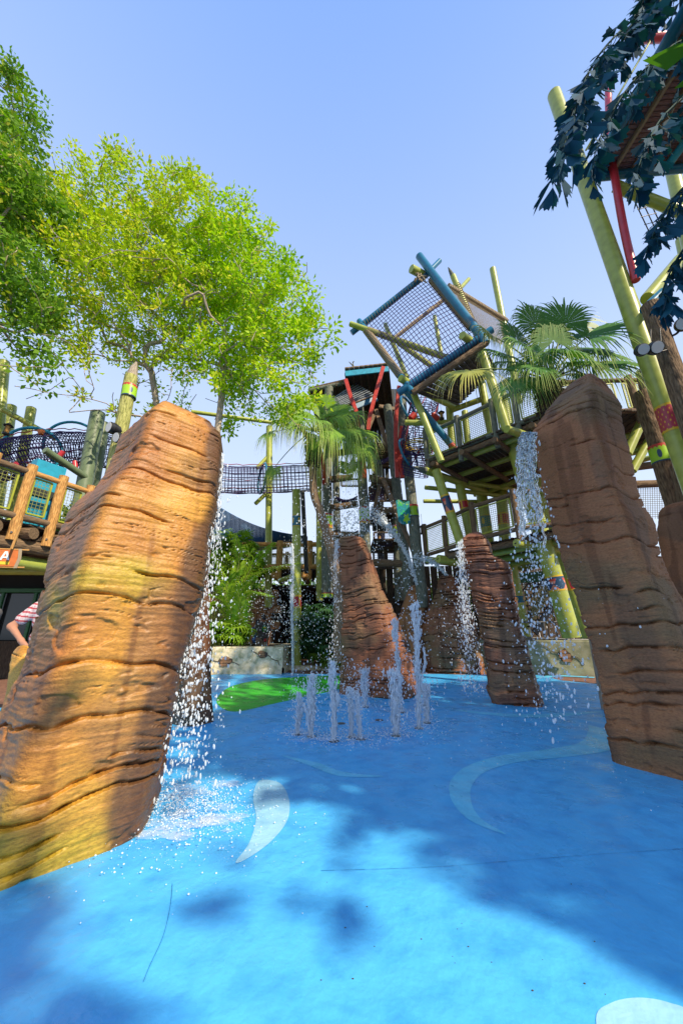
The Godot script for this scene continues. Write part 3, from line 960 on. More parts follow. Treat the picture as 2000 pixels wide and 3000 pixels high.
	for s in [[1283, 1637, 11.4, 0.13], [1250, 1640, 12.2, 0.12], [1511, 1591, 9.2, 0.11]]:
		var p := at(s[0], s[1], s[2])
		pipe_part(l, "beam_end", p, p + n * 2.2, s[3], "lime_paint")
		var slot := MB.new()
		slot.box(p - n * 0.004, Vector3(0.045, 0.02, 0), Vector3(-0.006, 0.012, 0), n * 0.004)
		obj("end_slot", slot, mat.dark_metal, l)
	pipe_part(l, "beam_end", at(1540, 1586, 9.6), at(1592, 1602, 9.8), 0.11, "lime_paint")
	# dark boards added to stand in for the black shade beneath
	var a := at(1215, 1640, 15.2)
	for k in 30:
		var p := Vector3(1.4 + k * 0.3, 0, -15.3 + k * 0.03)
		board_part(l, "shade_board", p, p + Vector3.UP * 3.75, 0.28, 0.04, "dark_plank", Vector3.BACK)
	# stairs seen under the deck
	var st := thing("steel_stairs", "dark green steel staircase with wire sides under the right hand decks", "stairs", Vector3(6.6, 0, -12.5))
	var s0 := at(1540, 1845, 12.4)
	var s1 := at(1640, 1690, 12.9)
	for k in 9:
		var p := s0.lerp(s1, (k + 0.5) / 9.0)
		board_part(st, "tread", p - Vector3(0, 0, 0.5), p + Vector3(0, 0, 0.5), 0.26, 0.04, "dark_metal")
	for z in [-0.52, 0.52]:
		board_part(st, "stringer", s0 + Vector3(0, -0.1, z), s1 + Vector3(0, -0.1, z), 0.05, 0.22, "dark_metal")
		pipe_part(st, "handrail", s0 + Vector3(0, 0.9, z), s1 + Vector3(0, 0.9, z), 0.025, "dark_metal")
	var wm2 := MB.new()
	wires(wm2, s0 + Vector3(0, 0.15, 0.5), s1 - s0, Vector3.UP * 0.7, 0.09, 0.006)
	obj("wire_side", wm2, mat.wire_mesh, st)
	board_part(st, "fascia", at(1505, 1695, 12.7), at(1600, 1688, 12.7), 0.06, 0.35, "green_paint")
	for k in 5:
		pipe_part(st, "guard_bar", at(1518, 1712 + 16 * k, 12.9), at(1556, 1710 + 16 * k, 12.9), 0.018, "dark_metal")

# ---------- the shingled tower in the middle ----------
func make_tower() -> void:
	var d := 13.4
	var o := thing("wooden_tower", "grey log climbing tower with shingled roofs and red curved boards in the centre", "play tower", Vector3(1.4, 0, -13.5))
	for s in [[960, 1140, 957, 1752, 13.6, 0.20, 1508, 1549, "tooth_print", 1738, 1760, "castle_print"], [1052, 1180, 1078, 1760, 13.2, 0.19, 1488, 1536, "tooth_print", 0, 0, ""], [1134, 1190, 1203, 1780, 13.0, 0.19, 0, 0, "", 0, 0, ""], [1172, 1158, 1238, 1780, 12.4, 0.20, 1482, 1516, "castle_print", 0, 0, ""], [1152, 1250, 1172, 1760, 15.0, 0.22, 1541, 1583, "tooth_print", 0, 0, ""], [982, 1300, 990, 1740, 16.0, 0.18, 0, 0, "", 0, 0, ""], [1108, 1300, 1120, 1740, 16.0, 0.18, 0, 0, "", 0, 0, ""]]:
		var a := at(s[0], s[1], s[4])
		var b := at(s[2], s[3], s[4])
		log_part(o, "log_post", b, a, s[5], "grey_log")
		for k in [6, 9]:
			if s[k] > 0:
				collar(o, along_post(a, b, s[k]), along_post(a, b, s[k + 1]), s[5] * 1.07, s[k + 2])
	for s in [[966, 1405, 1034, 1398, 13.5], [1080, 1400, 1164, 1416, 13.1], [970, 1488, 1048, 1476, 13.5], [1086, 1493, 1156, 1500, 13.1], [1092, 1648, 1190, 1652, 13.0], [1088, 1304, 1148, 1313, 13.1], [964, 1330, 1060, 1318, 13.6], [970, 1565, 1078, 1570, 13.6]]:
		log_part(o, "cross_log", at(s[0], s[1], s[4]), at(s[2], s[3], s[4]), 0.14, "brown_log")
	for s in [[1121, 1402, 1212, 1620, 12.7], [1100, 1200, 1134, 1305, 13.4], [1113, 1420, 1097, 1490, 13.4], [1095, 1215, 1078, 1258, 13.4], [1110, 1190, 1165, 1200, 13.2]]:
		board_part(o, "brace_plank", at(s[0], s[1], s[4]), at(s[2], s[3], s[4]), 0.16, 0.09, "pale_plank", Vector3.BACK)
	# floors, low boards, and mesh sheets of the storeys
	for y in [1318, 1424, 1500, 1590]:
		var q := at(1030, y, 14.6).y
		for k in 7:
			var z := -14.2 - k * 0.36
			board_part(o, "floor_plank", Vector3(1.25, q, z), Vector3(2.5, q, z), 0.33, 0.06, "dark_plank")
	for s in [[1082, 1468, 1128, 1427, 14.4], [1096, 1604, 1152, 1560, 14.6], [1095, 1665, 1130, 1618, 14.9], [1134, 1665, 1172, 1615, 14.9], [1000, 1424, 1060, 1404, 15.6]]:
		var p := at(s[0], s[1], s[4])
		var x := at(s[2], s[1], s[4]) - p
		var y := at(s[0], s[3], s[4]) - p
		y.x = 0
		var fr := MB.new()
		for ee in [[p, p + x], [p + y, p + x + y]]:
			fr.beam(ee[0], ee[1], 0.05, 0.08)
		for ee in [[p, p + y], [p + x, p + x + y]]:
			fr.beam(ee[0], ee[1], 0.05, 0.08, Vector3.RIGHT)
		var fo := obj("mesh_frame", fr, mat.dark_plank, o)
		var wm := MB.new()
		wires(wm, p, x, y, 0.075, 0.005)
		obj("wire_mesh", wm, mat.navy_rope, fo)
	# near-black boards added behind the storeys in place of the shade inside
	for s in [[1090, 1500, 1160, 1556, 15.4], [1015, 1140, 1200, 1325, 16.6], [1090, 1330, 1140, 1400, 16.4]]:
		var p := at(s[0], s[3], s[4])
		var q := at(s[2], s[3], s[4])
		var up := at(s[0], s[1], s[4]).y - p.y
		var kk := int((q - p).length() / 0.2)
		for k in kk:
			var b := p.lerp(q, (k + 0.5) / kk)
			board_part(o, "shade_board", b, b + Vector3.UP * up, 0.19, 0.03, "dark_panel", Vector3.BACK)
	# net bowls between the posts
	for s in [[984, 1042, 1342, 1398, 14.2], [982, 1044, 1436, 1482, 14.2], [984, 1046, 1538, 1578, 14.2], [1084, 1134, 1312, 1372, 14.2]]:
		var a := at(s[0], s[2], s[4])
		var b := at(s[1], s[2], s[4])
		var low := at(s[0], s[3], s[4]).y - a.y
		var nb := MB.new()
		net_sheet(nb, func(u: float, w: float) -> Vector3: return a.lerp(b, u) + Vector3(0, low * sin(PI * (0.12 + 0.38 * w)) * (0.75 + 0.25 * sin(PI * u)), 1.15 * (w - 0.5) * (1.0 - 0.2 * cos(PI * w))), 13, 13, 0.017)
		obj("climbing_net", nb, mat.navy_rope, o)
	# red curved boards
	for s in [[[1012, 1112], [1026, 1160], [1043, 1208], [1050, 1258]], [[1122, 1075], [1098, 1160], [1082, 1225], [1078, 1260]], [[1168, 1132], [1160, 1220], [1159, 1300], [1163, 1398]], [[1176, 1250], [1169, 1310], [1171, 1350], [1178, 1400]], [[826, 1211], [858, 1228], [888, 1262], [905, 1290]], [[936, 1312], [944, 1345], [949, 1380], [950, 1418]], [[1058, 1340], [1064, 1370], [1066, 1390], [1065, 1400]]]:
		var pts := []
		for p in s:
			pts.append(at(p[0], p[1], 12.0 if p[0] > 1000 else 12.9))
		var cv := curve(pts, 5)
		var mb := MB.new()
		for k in cv.size() - 1:
			mb.beam(cv[k], cv[k + 1] + (cv[k + 1] - cv[k]) * 0.03, 0.15, 0.11, Vector3.BACK)
		obj("red_board", mb, mat.red_paint, o)
	# roofs
	roof(o, [at(1011, 1090, 12.4), at(1136, 1076, 12.4), at(1136, 1076, 12.4) + Vector3(0.9, -0.1, -4.6), at(1011, 1090, 12.4) + Vector3(0.5, -0.1, -4.6)], "upper")
	var c := [at(960, 1178, 12.9), at(1038, 1122, 13.2), at(1098, 1158, 12.6), at(986, 1203, 12.2)]
	var nn: Vector3 = (c[2] - c[3]).cross(c[0] - c[3]).normalized()
	if nn.y < 0:
		nn = -nn
	var rows := 9
	for k in rows:
		var e0 := float(k) / rows
		var e1 := float(k + 1) / rows
		var p0: Vector3 = c[3].lerp(c[0], e0)
		var q0: Vector3 = c[2].lerp(c[1], e0)
		var cols := 9
		for j in cols:
			var sh := MB.new()
			var w: Vector3 = (q0 - p0) / cols
			var upv: Vector3 = (c[3].lerp(c[0], e1) - p0)
			var m0: Vector3 = p0 + w * (j + 0.5) + upv * 0.5
			sh.box(m0 + nn * (0.02 + rng.randf() * 0.008) - nn * 0.0, w * 0.47, nn * 0.014 + upv * 0.0, upv * 0.56 - nn * 0.016)
			obj("shingle", sh, mat.shingle, o)
	var under := MB.new()
	under.quad(c[0] - nn * 0.03, c[1] - nn * 0.03, c[2] - nn * 0.03, c[3] - nn * 0.03)
	obj("roof_boarding", under, mat.dark_plank, o)
	board_part(o, "roof_fascia", c[3] - Vector3(0.05, 0.16, 0), c[2] + Vector3(0.05, -0.16, 0.03), 0.06, 0.26, "teal_paint")
	board_part(o, "roof_edge", c[3] + Vector3(-0.06, 0.0, 0.03), c[2] + Vector3(0.08, 0.0, 0.03), 0.12, 0.05, "brown_log")
	log_part(o, "roof_post", at(1046, 1165, 13.4), at(1042, 1100, 13.4), 0.16, "grey_log")
	log_part(o, "roof_post", at(962, 1215, 13.0), at(963, 1136, 13.0), 0.19, "grey_log")
	roof(o, [at(905, 1140, 13.6), at(1026, 1112, 13.0), at(1026, 1112, 13.0) + Vector3(0.3, -0.1, -3.4), at(905, 1140, 13.6) + Vector3(0.3, -0.1, -3.4)], "side")
	log_part(o, "roof_log", at(905, 1146, 13.5), at(1020, 1120, 13.2), 0.1, "grey_log")
	var bird := MB.new()
	for s in [[1037, 1075, 1027, 1064], [1037, 1075, 1022, 1060], [1035, 1075, 1033, 1060], [1033, 1062, 1037, 1058]]:
		bird.tube([at(s[0], s[1], 12.7), at(s[2], s[3], 12.7)], [0.035, 0.015], 6)
	obj("antler_branch", bird, mat.grey_log, o)
	lantern(at(1110, 1562, 14.3), "small dark lantern hanging inside the central log tower")
	lantern(at(1235, 1538, 12.6), "small lantern with amber glass hanging right of the teal banner")
	# banner
	var bn := thing("banner", "teal cloth banner with green and yellow shapes on the central tower", "banner", at(1180, 1466, 12.2))
	var p0 := at(1158, 1464, 12.2)
	var p1 := at(1198, 1468, 12.1)
	var q0 := at(1166, 1527, 12.25)
	var q1 := at(1202, 1531, 12.1)
	var cl := MB.new()
	for i in 11:
		for j in 9:
			var u := j / 8.0
			var w := i / 10.0
			var p := p0.lerp(p1, u).lerp(q0.lerp(q1, u), w)
			cl.add(p + Vector3(0, -0.10 * sin(PI * u) * w * w, 0.03 * sin(u * 7.0 + w * 3.0)), Vector3.BACK, Vector2(u, w))
	for i in 10:
		for j in 8:
			var k := i * 9 + j
			cl.tri(k, k + 1, k + 9)
			cl.tri(k + 1, k + 10, k + 9)
	obj("cloth", cl, banner_print(), bn)
	pipe_part(bn, "hanging_rod", p0 + Vector3(-0.05, 0.01, 0), p1 + Vector3(0.05, 0.01, 0), 0.02, "dark_metal")

func banner_print() -> StandardMaterial3D:
	var im := Image.create(96, 144, false, Image.FORMAT_RGB8)
	for y in 144:
		for x in 96:
			var k := lin(0.01, 0.22, 0.27)
			var n1 := noise_b.get_noise_2d(x * 0.035, y * 0.03)
			if n1 > 0.18 and y < 90: k = lin(0.02, 0.42, 0.12)
			if n1 < -0.3: k = lin(0.01, 0.30, 0.36)
			if y < 30 and x > 12 and noise_b.get_noise_2d(x * 0.06 + 40, y * 0.1) > 0.25: k = lin(0.45, 0.6, 0.02)
			var bl := Vector2((x - 66) / 20.0, (y - 112) / 26.0)
			if bl.length() < 1.0 + 0.3 * sin(atan2(bl.y, bl.x) * 5.0): k = lin(0.36, 0.62, 0.03)
			if x < 3 or x > 92: k = lin(0.01, 0.16, 0.2)
			im.set_pixel(x, y, k)
	im.generate_mipmaps()
	return paint("banner_cloth", Color.WHITE, 0.8, {"albedo_texture": ImageTexture.create_from_image(im), "backlight_enabled": true, "backlight": lin(0.02, 0.15, 0.12)})

func roof(o: Node, q: Array, kind: String) -> void:
	var c := []
	c = q
	var nn: Vector3 = (c[1] - c[0]).cross(c[3] - c[0]).normalized()
	if nn.y < 0:
		nn = -nn
	var mb := MB.new()
	mb.quad(c[0], c[1], c[2], c[3], -nn)
	mb.quad(c[0] + nn * 0.1, c[1] + nn * 0.1, c[2] + nn * 0.1, c[3] + nn * 0.1, nn)
	for k in 4:
		mb.quad(c[k], c[(k + 1) % 4], c[(k + 1) % 4] + nn * 0.1, c[k] + nn * 0.1)
	obj("roof_panel", mb, mat.dark_plank if kind == "upper" else mat.brown_log, o)
	for k in 7:
		var e := k / 6.0
		board_part(o, "rafter", c[0].lerp(c[1], e) - nn * 0.09, c[3].lerp(c[2], e) - nn * 0.09, 0.07, 0.14, "dark_plank")
	if kind == "upper":
		board_part(o, "roof_fascia", c[0] + Vector3(0, -0.12, 0.04), c[1] + Vector3(0, -0.12, 0.04), 0.05, 0.26, "sky_blue_paint")
		for k in 9:
			board_part(o, "roof_edge", c[0].lerp(c[1], k / 9.0) + nn * 0.12 + Vector3(0, 0, 0.05), c[0].lerp(c[1], (k + 0.93) / 9.0) + nn * 0.12 + Vector3(0, 0, 0.05), 0.16, 0.05, "pale_plank")

# ---------- rope work ----------
func net_sheet(mb: MB, at_uv: Callable, nu: int, nv: int, r: float, sub := 2) -> void:
	for i in nu + 1:
		var pts := []
		for j in nv * sub + 1:
			pts.append(at_uv.call(float(i) / nu, float(j) / (nv * sub)))
		mb.tube(pts, r, 4, false)
	for j in nv + 1:
		var pts := []
		for i in nu * sub + 1:
			pts.append(at_uv.call(float(i) / (nu * sub), float(j) / nv))
		mb.tube(pts, r, 4, false)

func rope_coil(parent: Node, a: Vector3, b: Vector3, r: float, turns: int, m: String, thick := 0.012) -> void:
	var mb := MB.new()
	var d := (b - a).normalized()
	var s := d.cross(Vector3.UP).normalized()
	var t := s.cross(d)
	var pts := []
	for k in turns * 8 + 1:
		var q := TAU * k / 8.0
		pts.append(a.lerp(b, k / (turns * 8.0)) + (s * cos(q) + t * sin(q)) * (r + thick * 0.6))
	mb.tube(pts, thick, 4, false)
	obj("rope_wrap", mb, mat[m], parent)

func make_lookout() -> void:
	var o := thing("net_lookout", "tilted cargo net box in a blue steel frame on top of the right decks", "net lookout", at(1235, 960, 9.0))
	var a := at(1061, 953, 9.9)
	var b := at(1252, 800, 9.2)
	var c := at(1409, 987, 8.4)
	var d := at(1195, 1132, 9.1)
	var x := (c - d).normalized()
	var y := (a - d).normalized()
	pipe_part(o, "frame_pipe", a - x * 0.45, b + x * 0.1, 0.10, "teal_paint")
	pipe_part(o, "frame_pipe", d - x * 0.35, c + x * 0.35, 0.11, "teal_paint")
	pipe_part(o, "frame_pipe", d - y * 0.25, a + y * 0.3, 0.095, "teal_paint")
	pipe_part(o, "frame_pipe", at(1227, 750, 9.1), c - (at(1227, 750, 9.1) - c).normalized() * 0.3, 0.125, "teal_paint")
	pipe_part(o, "cross_pipe", at(1240, 812, 9.3), at(1287, 764, 9.6), 0.085, "teal_paint")
	rope_coil(o, a, b, 0.10, 26, "tan_rope", 0.008)
	rope_coil(o, d, c, 0.11, 26, "navy_rope", 0.012)
	rope_coil(o, d + y * 0.5, a - y * 0.3, 0.095, 40, "tan_rope", 0.022)
	rope_coil(o, b.lerp(c, 0.1), b.lerp(c, 0.86), 0.13, 44, "tan_rope", 0.026)
	var nb := MB.new()
	var sag := x.cross(y).normalized() * 0.22
	net_sheet(nb, func(u: float, w: float) -> Vector3: return d.lerp(c, u).lerp(a.lerp(b, u), w) + sag * sin(PI * u) * sin(PI * w), 24, 21, 0.0125)
	obj("cargo_net", nb, mat.navy_rope, o)
	for s in [[1026, 949, 1308, 1048, 9.9, 9.2, 0.095, "lime_paint"], [1166, 1004, 1266, 1074, 10.4, 10.0, 0.085, "lime_paint"], [1158, 988, 1304, 874, 10.6, 10.4, 0.075, "tan_rope"], [1272, 926, 1292, 1040, 10.8, 10.6, 0.075, "lime_paint"], [1128, 950, 1192, 1108, 10.2, 9.6, 0.075, "lime_paint"], [1204, 787, 1243, 808, 9.0, 9.3, 0.14, "lime_paint"], [1353, 982, 1384, 1004, 8.2, 8.6, 0.11, "lime_paint"], [1172, 1108, 1206, 1128, 9.0, 9.3, 0.11, "lime_paint"]]:
		pipe_part(o, "lime_pipe", at(s[0], s[1], s[4]), at(s[2], s[3], s[5]), s[6], s[7])
	rope_coil(o, at(1078, 967, 9.75), at(1300, 1046, 9.25), 0.095, 50, "tan_rope", 0.013)
	rope_coil(o, at(1166, 1004, 10.4), at(1266, 1074, 10.0), 0.085, 20, "tan_rope", 0.011)
	# knots of old rope at the top corner
	var kn := MB.new()
	for k in 7:
		var p := at(1228 + rng.randf_range(-14, 14), 818 + rng.randf_range(-14, 12), 9.05)
		var pts := []
		for j in 6:
			pts.append(p + Vector3(rng.randf_range(-0.12, 0.12), rng.randf_range(-0.16, 0.1), rng.randf_range(-0.05, 0.05)))
		kn.tube(curve(pts, 3), 0.018, 5)
	obj("rope_knot", kn, mat.tan_rope, o)
	# floor of the box, seen from below
	var e0 := at(1335, 1192, 11.6)
	var e1 := at(1452, 1080, 10.4)
	for k in 13:
		var p := d.lerp(c, (k + 0.5) / 13.0) + Vector3.DOWN * 0.16
		var q := e0.lerp(e1, (k + 0.5) / 13.0)
		board_part(o, "floor_plank", p, q, 0.17, 0.05, "dark_plank")
	log_part(o, "floor_log", d + Vector3(0.1, -0.26, 0.05), c + Vector3(0.1, -0.26, 0.05), 0.10, "brown_log")
	# the far sides: rails, posts and a sheet of fine netting
	var p1 := at(1312, 838, 9.3)
	var p2 := at(1482, 940, 11.0)
	pipe_part(o, "top_rail", p1, p2, 0.085, "tan_rope")
	rope_coil(o, p1, p2, 0.085, 40, "tan_rope", 0.016)
	pipe_part(o, "top_rail", at(1346, 846, 9.6), at(1372, 818, 9.9), 0.07, "lime_paint")
	var fine := MB.new()
	var p3 := at(1420, 985, 8.8)
	var p4 := at(1470, 1010, 10.8)
	net_sheet(fine, func(u: float, w: float) -> Vector3: return p1.lerp(p2, u).lerp(p3.lerp(p4, u), w), 60, 50, 0.0035, 1)
	obj("fine_net", fine, mat.tan_rope, o)
	# posts carrying the box
	for s in [[1206, 1140, 1292, 1352, 9.5, 0.10], [1400, 1000, 1484, 1258, 8.7, 0.125], [1315, 1188, 1326, 1330, 11.4, 0.13], [1408, 1120, 1442, 1290, 10.6, 0.13], [1470, 1150, 1490, 1250, 11.0, 0.13], [1360, 1205, 1372, 1320, 12.0, 0.12]]:
		pipe_part(o, "lime_post", at(s[0], s[1], s[4]), at(s[2], s[3], s[4]), s[5], "lime_paint")
	for s in [[1212, 1136, 1334, 1196, 9.6, 11.2], [1322, 1202, 1420, 1166, 11.2, 10.6], [1185, 1238, 1260, 1240, 11.0, 11.0], [1192, 1230, 1310, 1238, 11.4, 11.2]]:
		pipe_part(o, "lime_beam", at(s[0], s[1], s[4]), at(s[2], s[3], s[5]), 0.10, "lime_paint")
	pipe_part(o, "blue_brace", at(1186, 1142, 9.8), at(1318, 1300, 10.3), 0.105, "teal_paint")
	pipe_part(o, "red_brace_end", at(1318, 1300, 10.3), at(1340, 1328, 10.35), 0.108, "red_paint")
	# tall posts rising past it
	var t := thing("pointed_post", "tall yellow green post with a pointed wooden tip behind the net lookout", "post", at(1388, 950, 9.7))
	pipe_part(t, "steel_post", at(1326, 808, 9.6), at(1400, 990, 9.6), 0.10, "lime_paint")
	var tip := MB.new()
	tip.tube([at(1312, 783, 9.6), at(1317, 793, 9.6), at(1327, 812, 9.6)], [0.012, 0.05, 0.09], 10)
	obj("wooden_tip", tip, mat.grey_log, t)
	rope_coil(t, at(1338, 836, 9.6), at(1400, 990, 9.6), 0.10, 26, "tan_rope", 0.016)
	t = thing("plain_post", "tall plain yellow green post rising left of the right hand palm crown", "post", at(1490, 1000, 11.0))
	pipe_part(t, "steel_post", at(1442, 787, 11.0), at(1520, 1180, 11.0), 0.12, "lime_paint")
	# spiral net tube and blue rings between tower and deck
	var n := thing("net_tube", "sagging navy and red rope tube between the log tower and the upper deck", "net tunnel", at(1225, 1280, 11.8))
	var cl := curve([at(1250, 1150, 12.0), at(1236, 1215, 11.8), at(1218, 1275, 11.7), at(1222, 1330, 11.8), at(1210, 1390, 12.2)], 4)
	tunnel(n, cl, 0.52, 16, 34, "navy_rope", 0.014)
	var rr := MB.new()
	for k in 5:
		var pts := []
		for j in cl.size():
			var q := k * 1.3 + j * 0.12
			pts.append(cl[j] + Vector3(cos(q), 0.2 * sin(q), sin(q)) * 0.54)
		rr.tube(pts, 0.018, 5, false)
	obj("red_rope", rr, mat.red_rope, n)
	var yr := MB.new()
	for k in 3:
		hoop(yr, at(1226, 1300 + k * 5, 11.7), Vector3(0.1, 1, 0.2).normalized(), 0.53, 0.018)
	obj("yellow_rope", yr, mat.yellow_rope, n)
	var hp := MB.new()
	hoop(hp, at(1200, 1205, 11.8), Vector3(0.75, 0.2, 0.6).normalized(), 0.62, 0.05)
	hoop(hp, at(1196, 1330, 11.9), Vector3(0.75, 0.2, 0.6).normalized(), 0.6, 0.045)
	obj("blue_hoop", hp, mat.teal_paint, n)
	for s in [[1202, 1226, 1214, 1214], [1266, 1214, 1284, 1232]]:
		pipe_part(n, "red_foot", at(s[0], s[1], 11.2), at(s[2], s[3], 11.2), 0.12, "red_paint")
	# mesh sheet behind the deck posts
	lantern(at(1291, 1203, 10.6), "lantern hanging beneath the net lookout beside the blue brace")

func hoop(mb: MB, c: Vector3, axis: Vector3, r: float, thick: float) -> void:
	var s := axis.cross(Vector3.UP if absf(axis.y) < 0.9 else Vector3.RIGHT).normalized()
	var t := axis.cross(s)
	var pts := []
	for k in 41:
		pts.append(c + (s * cos(TAU * k / 40) + t * sin(TAU * k / 40)) * r)
	mb.tube(pts, thick, 8, false)

func tunnel(parent: Node, path: Array, r: float, around: int, rings: int, m: String, thick: float, droop := 0.0) -> void:
	var mb := MB.new()
	var last := path.size() - 1
	net_sheet(mb, func(u: float, w: float) -> Vector3:
		var e := u * last
		var k := mini(int(e), last - 1)
		var p: Vector3 = path[k].lerp(path[k + 1], e - k)
		var ax: Vector3 = (path[mini(k + 2, last)] - path[maxi(k - 1, 0)]).normalized()
		var s := ax.cross(Vector3.UP if absf(ax.y) < 0.9 else Vector3.RIGHT).normalized()
		var t := s.cross(ax)
		var a := TAU * w
		var rad := r * (1.0 + 0.06 * noise_b.get_noise_3d(u * 9.0, w * 3.0, 5.0))
		return p + s * cos(a) * rad + t * sin(a) * rad * (1.0 if sin(a) < 0 else 1.0 - droop), rings, around, thick, 1)
	obj("rope_net", mb, mat[m], parent)

# ---------- left side ----------
func make_left_side() -> void:
	var d1 := 7.2
	var d2 := 7.78
	var t1 := at(97, 1364, d1)
	var b1 := at(36, 1582, d1)
	var t2 := at(189, 1396, d2)
	var b2 := at(133, 1602, d2)
	var o := thing("left_deck", "raised timber deck at the left edge with pale log posts and yellow mesh panels", "play deck", b2)
	var st := (t2 - t1) * 1.0
	st.y = 0
	var f := at(76, 1513, d1)
	var floor_y := f.y
	var top_y := t1.y
	var base := []
	for k in [-2, -1, 0, 1, 2, 3, 4]:
		base.append(Vector3(t1.x + st.x * k, floor_y, t1.z + st.z * k))
	for k in base.size():
		log_part(o, "railing_post", Vector3(base[k].x, b1.y, base[k].z), Vector3(base[k].x, top_y, base[k].z), 0.098, "gold_log", 0.97)
		var bolt := MB.new()
		var bp: Vector3 = Vector3(base[k].x, b1.y + 0.14, base[k].z) + Vector3(0.05, 0, 0.085)
		bolt.tube([bp, bp + Vector3(0.012, 0, 0.02)], 0.02, 8)
		obj("bolt", bolt, mat.steel_rail, o)
	var rail := top_y - floor_y - 0.16
	for k in base.size() - 1:
		log_part(o, "handrail", base[k] + Vector3.UP * rail, base[k + 1] + Vector3.UP * rail, 0.065, "gold_log" if k > 1 else "brown_log")
		log_part(o, "sill_log", base[k], base[k + 1], 0.075, "brown_log")
		mesh_bay(o, base[k] - Vector3(0.05, 0, 0), base[k + 1] - Vector3(0.05, 0, 0), rail - 0.2, "lime_frame", "wire_mesh", 0.075, 0.15)
	var inw := Vector3(-1, 0, -0.1).normalized()
	deck_boards(o, base[0] + Vector3(-0.12, -0.12, 0), base[6] + Vector3(-0.12, -0.12, 0), inw, 2.6, 0.17)
	for k in 6:
		var p: Vector3 = base[k].lerp(base[k + 1], 0.42) + Vector3.DOWN * 0.30
		log_part(o, "joist", p - inw * 0.12, p + inw * 2.6, 0.13, "brown_log")
	log_part(o, "girder", base[0] + Vector3(-0.15, -0.55, 0), base[6] + Vector3(-0.15, -0.55, 0), 0.14, "brown_log")
	pipe_part(o, "steel_girder", base[0] + Vector3(-0.4, -0.85, 0), base[6] + Vector3(-0.4, -0.85, 0), 0.14, "lime_paint")
	# blue play panel behind the railing
	var bp := thing("blue_panel", "bright blue wooden play panel standing on the left deck behind the mesh", "play panel", at(140, 1450, 8.0))
	var q0 := at(104, 1346, 7.75)
	var q1 := at(188, 1374, 8.3)
	var hgt := q0.y - floor_y + 0.05
	var mb := MB.new()
	var z := (q1 - q0) / 2.0
	z.y = 0
	var mid := (q0 + q1) / 2.0
	mid.y = q0.y - hgt / 2.0
	mb.slab(mid, Vector3(-z.z, 0, z.x).normalized() * 0.14, Vector3.UP * hgt / 2.0, z, 0.02)
	obj("panel_board", mb, mat.sky_blue_paint, bp)
	mb = MB.new()
	var face := Vector3(-z.z, 0, z.x).normalized()
	if face.x < 0: face = -face
	mb.slab(mid + face * 0.15 + Vector3.UP * 0.02, face * 0.02, Vector3.UP * 0.1, z * 0.8, 0.01)
	obj("slot_board", mb, mat.dark_panel, bp)
	# posts and pipes standing behind
	for s in [[14, 1060, -18, 1420, 10.5, 0.16, "first yellow pole at the far left edge behind leaves"], [34, 1190, 2, 1420, 11.5, 0.17, "second yellow pole from the left edge, crossed by a sloping pipe"], [93, 1196, 48, 1440, 11.0, 0.15, "pale yellow pole with a stub top standing behind the blue rings"], [288, 1210, 238, 1470, 10.0, 0.21, "thick green pole left of the amber pillar holding a sloping bar"], [305, 1240, 264, 1470, 11.0, 0.19, "lighter green pole just left of the amber pillar"]]:
		var p := thing("steel_pole", s[6], "pole", at(s[2], s[3], s[4]), "steel poles behind the left deck")
		var a := at(s[0], s[1], s[4])
		var g := at(s[2], s[3], s[4])
		g += (g - a).normalized() * (g.y / absf((g - a).normalized().y))
		pipe_part(p, "pole_pipe", a, g, s[5], "lime_paint" if s[0] < 200 else "grey_green_paint")
		pipe_part(p, "cap_stub", a + Vector3(0, 0.06, 0), a, s[5] * 0.35, "brown_log")
	var sp := thing("sloping_pipe", "yellow pipe sloping down across the poles at the left edge", "pipe", at(90, 1245, 10.5))
	pipe_part(sp, "pipe", at(10, 1200, 10.2), at(166, 1286, 10.9), 0.085, "lime_paint")
	rope_coil(sp, at(40, 1217, 10.3), at(90, 1246, 10.6), 0.086, 3, "dark_metal", 0.006)
	sp = thing("sloping_pipe", "grey green pipe sloping down to the thick green pole", "pipe", at(190, 1357, 9.0))
	pipe_part(sp, "pipe", at(132, 1318, 8.7), at(252, 1398, 9.9), 0.095, "grey_green_paint")
	# rope tunnel
	var n := thing("rope_tunnel", "long navy rope tunnel held by blue rings, from the left deck to the tower", "net tunnel", at(211, 1310, 11.5))
	var path := curve([at(-140, 1385, 9.2), at(-20, 1352, 9.6), at(90, 1326, 10.2), at(211, 1312, 11.2), at(330, 1325, 12.2), at(500, 1375, 13.6), at(660, 1402, 14.6), at(800, 1402, 15.0), at(945, 1396, 15.2)], 8)
	tunnel(n, path, 0.62, 22, 120, "navy_rope", 0.014, 0.15)
	var pr := MB.new()
	for k in 4:
		var pts := []
		for j in path.size():
			pts.append(path[j] + Vector3(0, [-0.62, -0.6, 0.5, 0.42][k], [0.1, -0.2, 0.2, -0.35][k] + 0.04 * sin(j * 1.7 + k)))
		pr.tube(pts, 0.02, 5, false)
	obj("purple_rope", pr, mat.purple_rope, n)
	var rr := MB.new()
	for k in 3:
		var pts := []
		for j in path.size():
			pts.append(path[j] + Vector3(0, [0.56, -0.55, 0.2][k] + 0.03 * sin(j * 2.3), [0.3, 0.3, -0.55][k]))
		rr.tube(pts, 0.017, 5, false)
	obj("red_rope", rr, mat.red_rope, n)
	for s in [[92, 1322, 10.2, 0.78, 0.9], [211, 1300, 11.2, 0.80, 0.95], [768, 1402, 14.9, 0.68, 1.0]]:
		var hb := MB.new()
		hoop(hb, at(s[0], s[1], s[2]), (Vector3(-0.35, 0.1, -0.9) if s[0] < 500 else Vector3(1, 0, -0.5)).normalized(), s[3], 0.045)
		obj("blue_ring", hb, mat.sky_blue_paint if s[0] < 500 else mat.teal_paint, n)
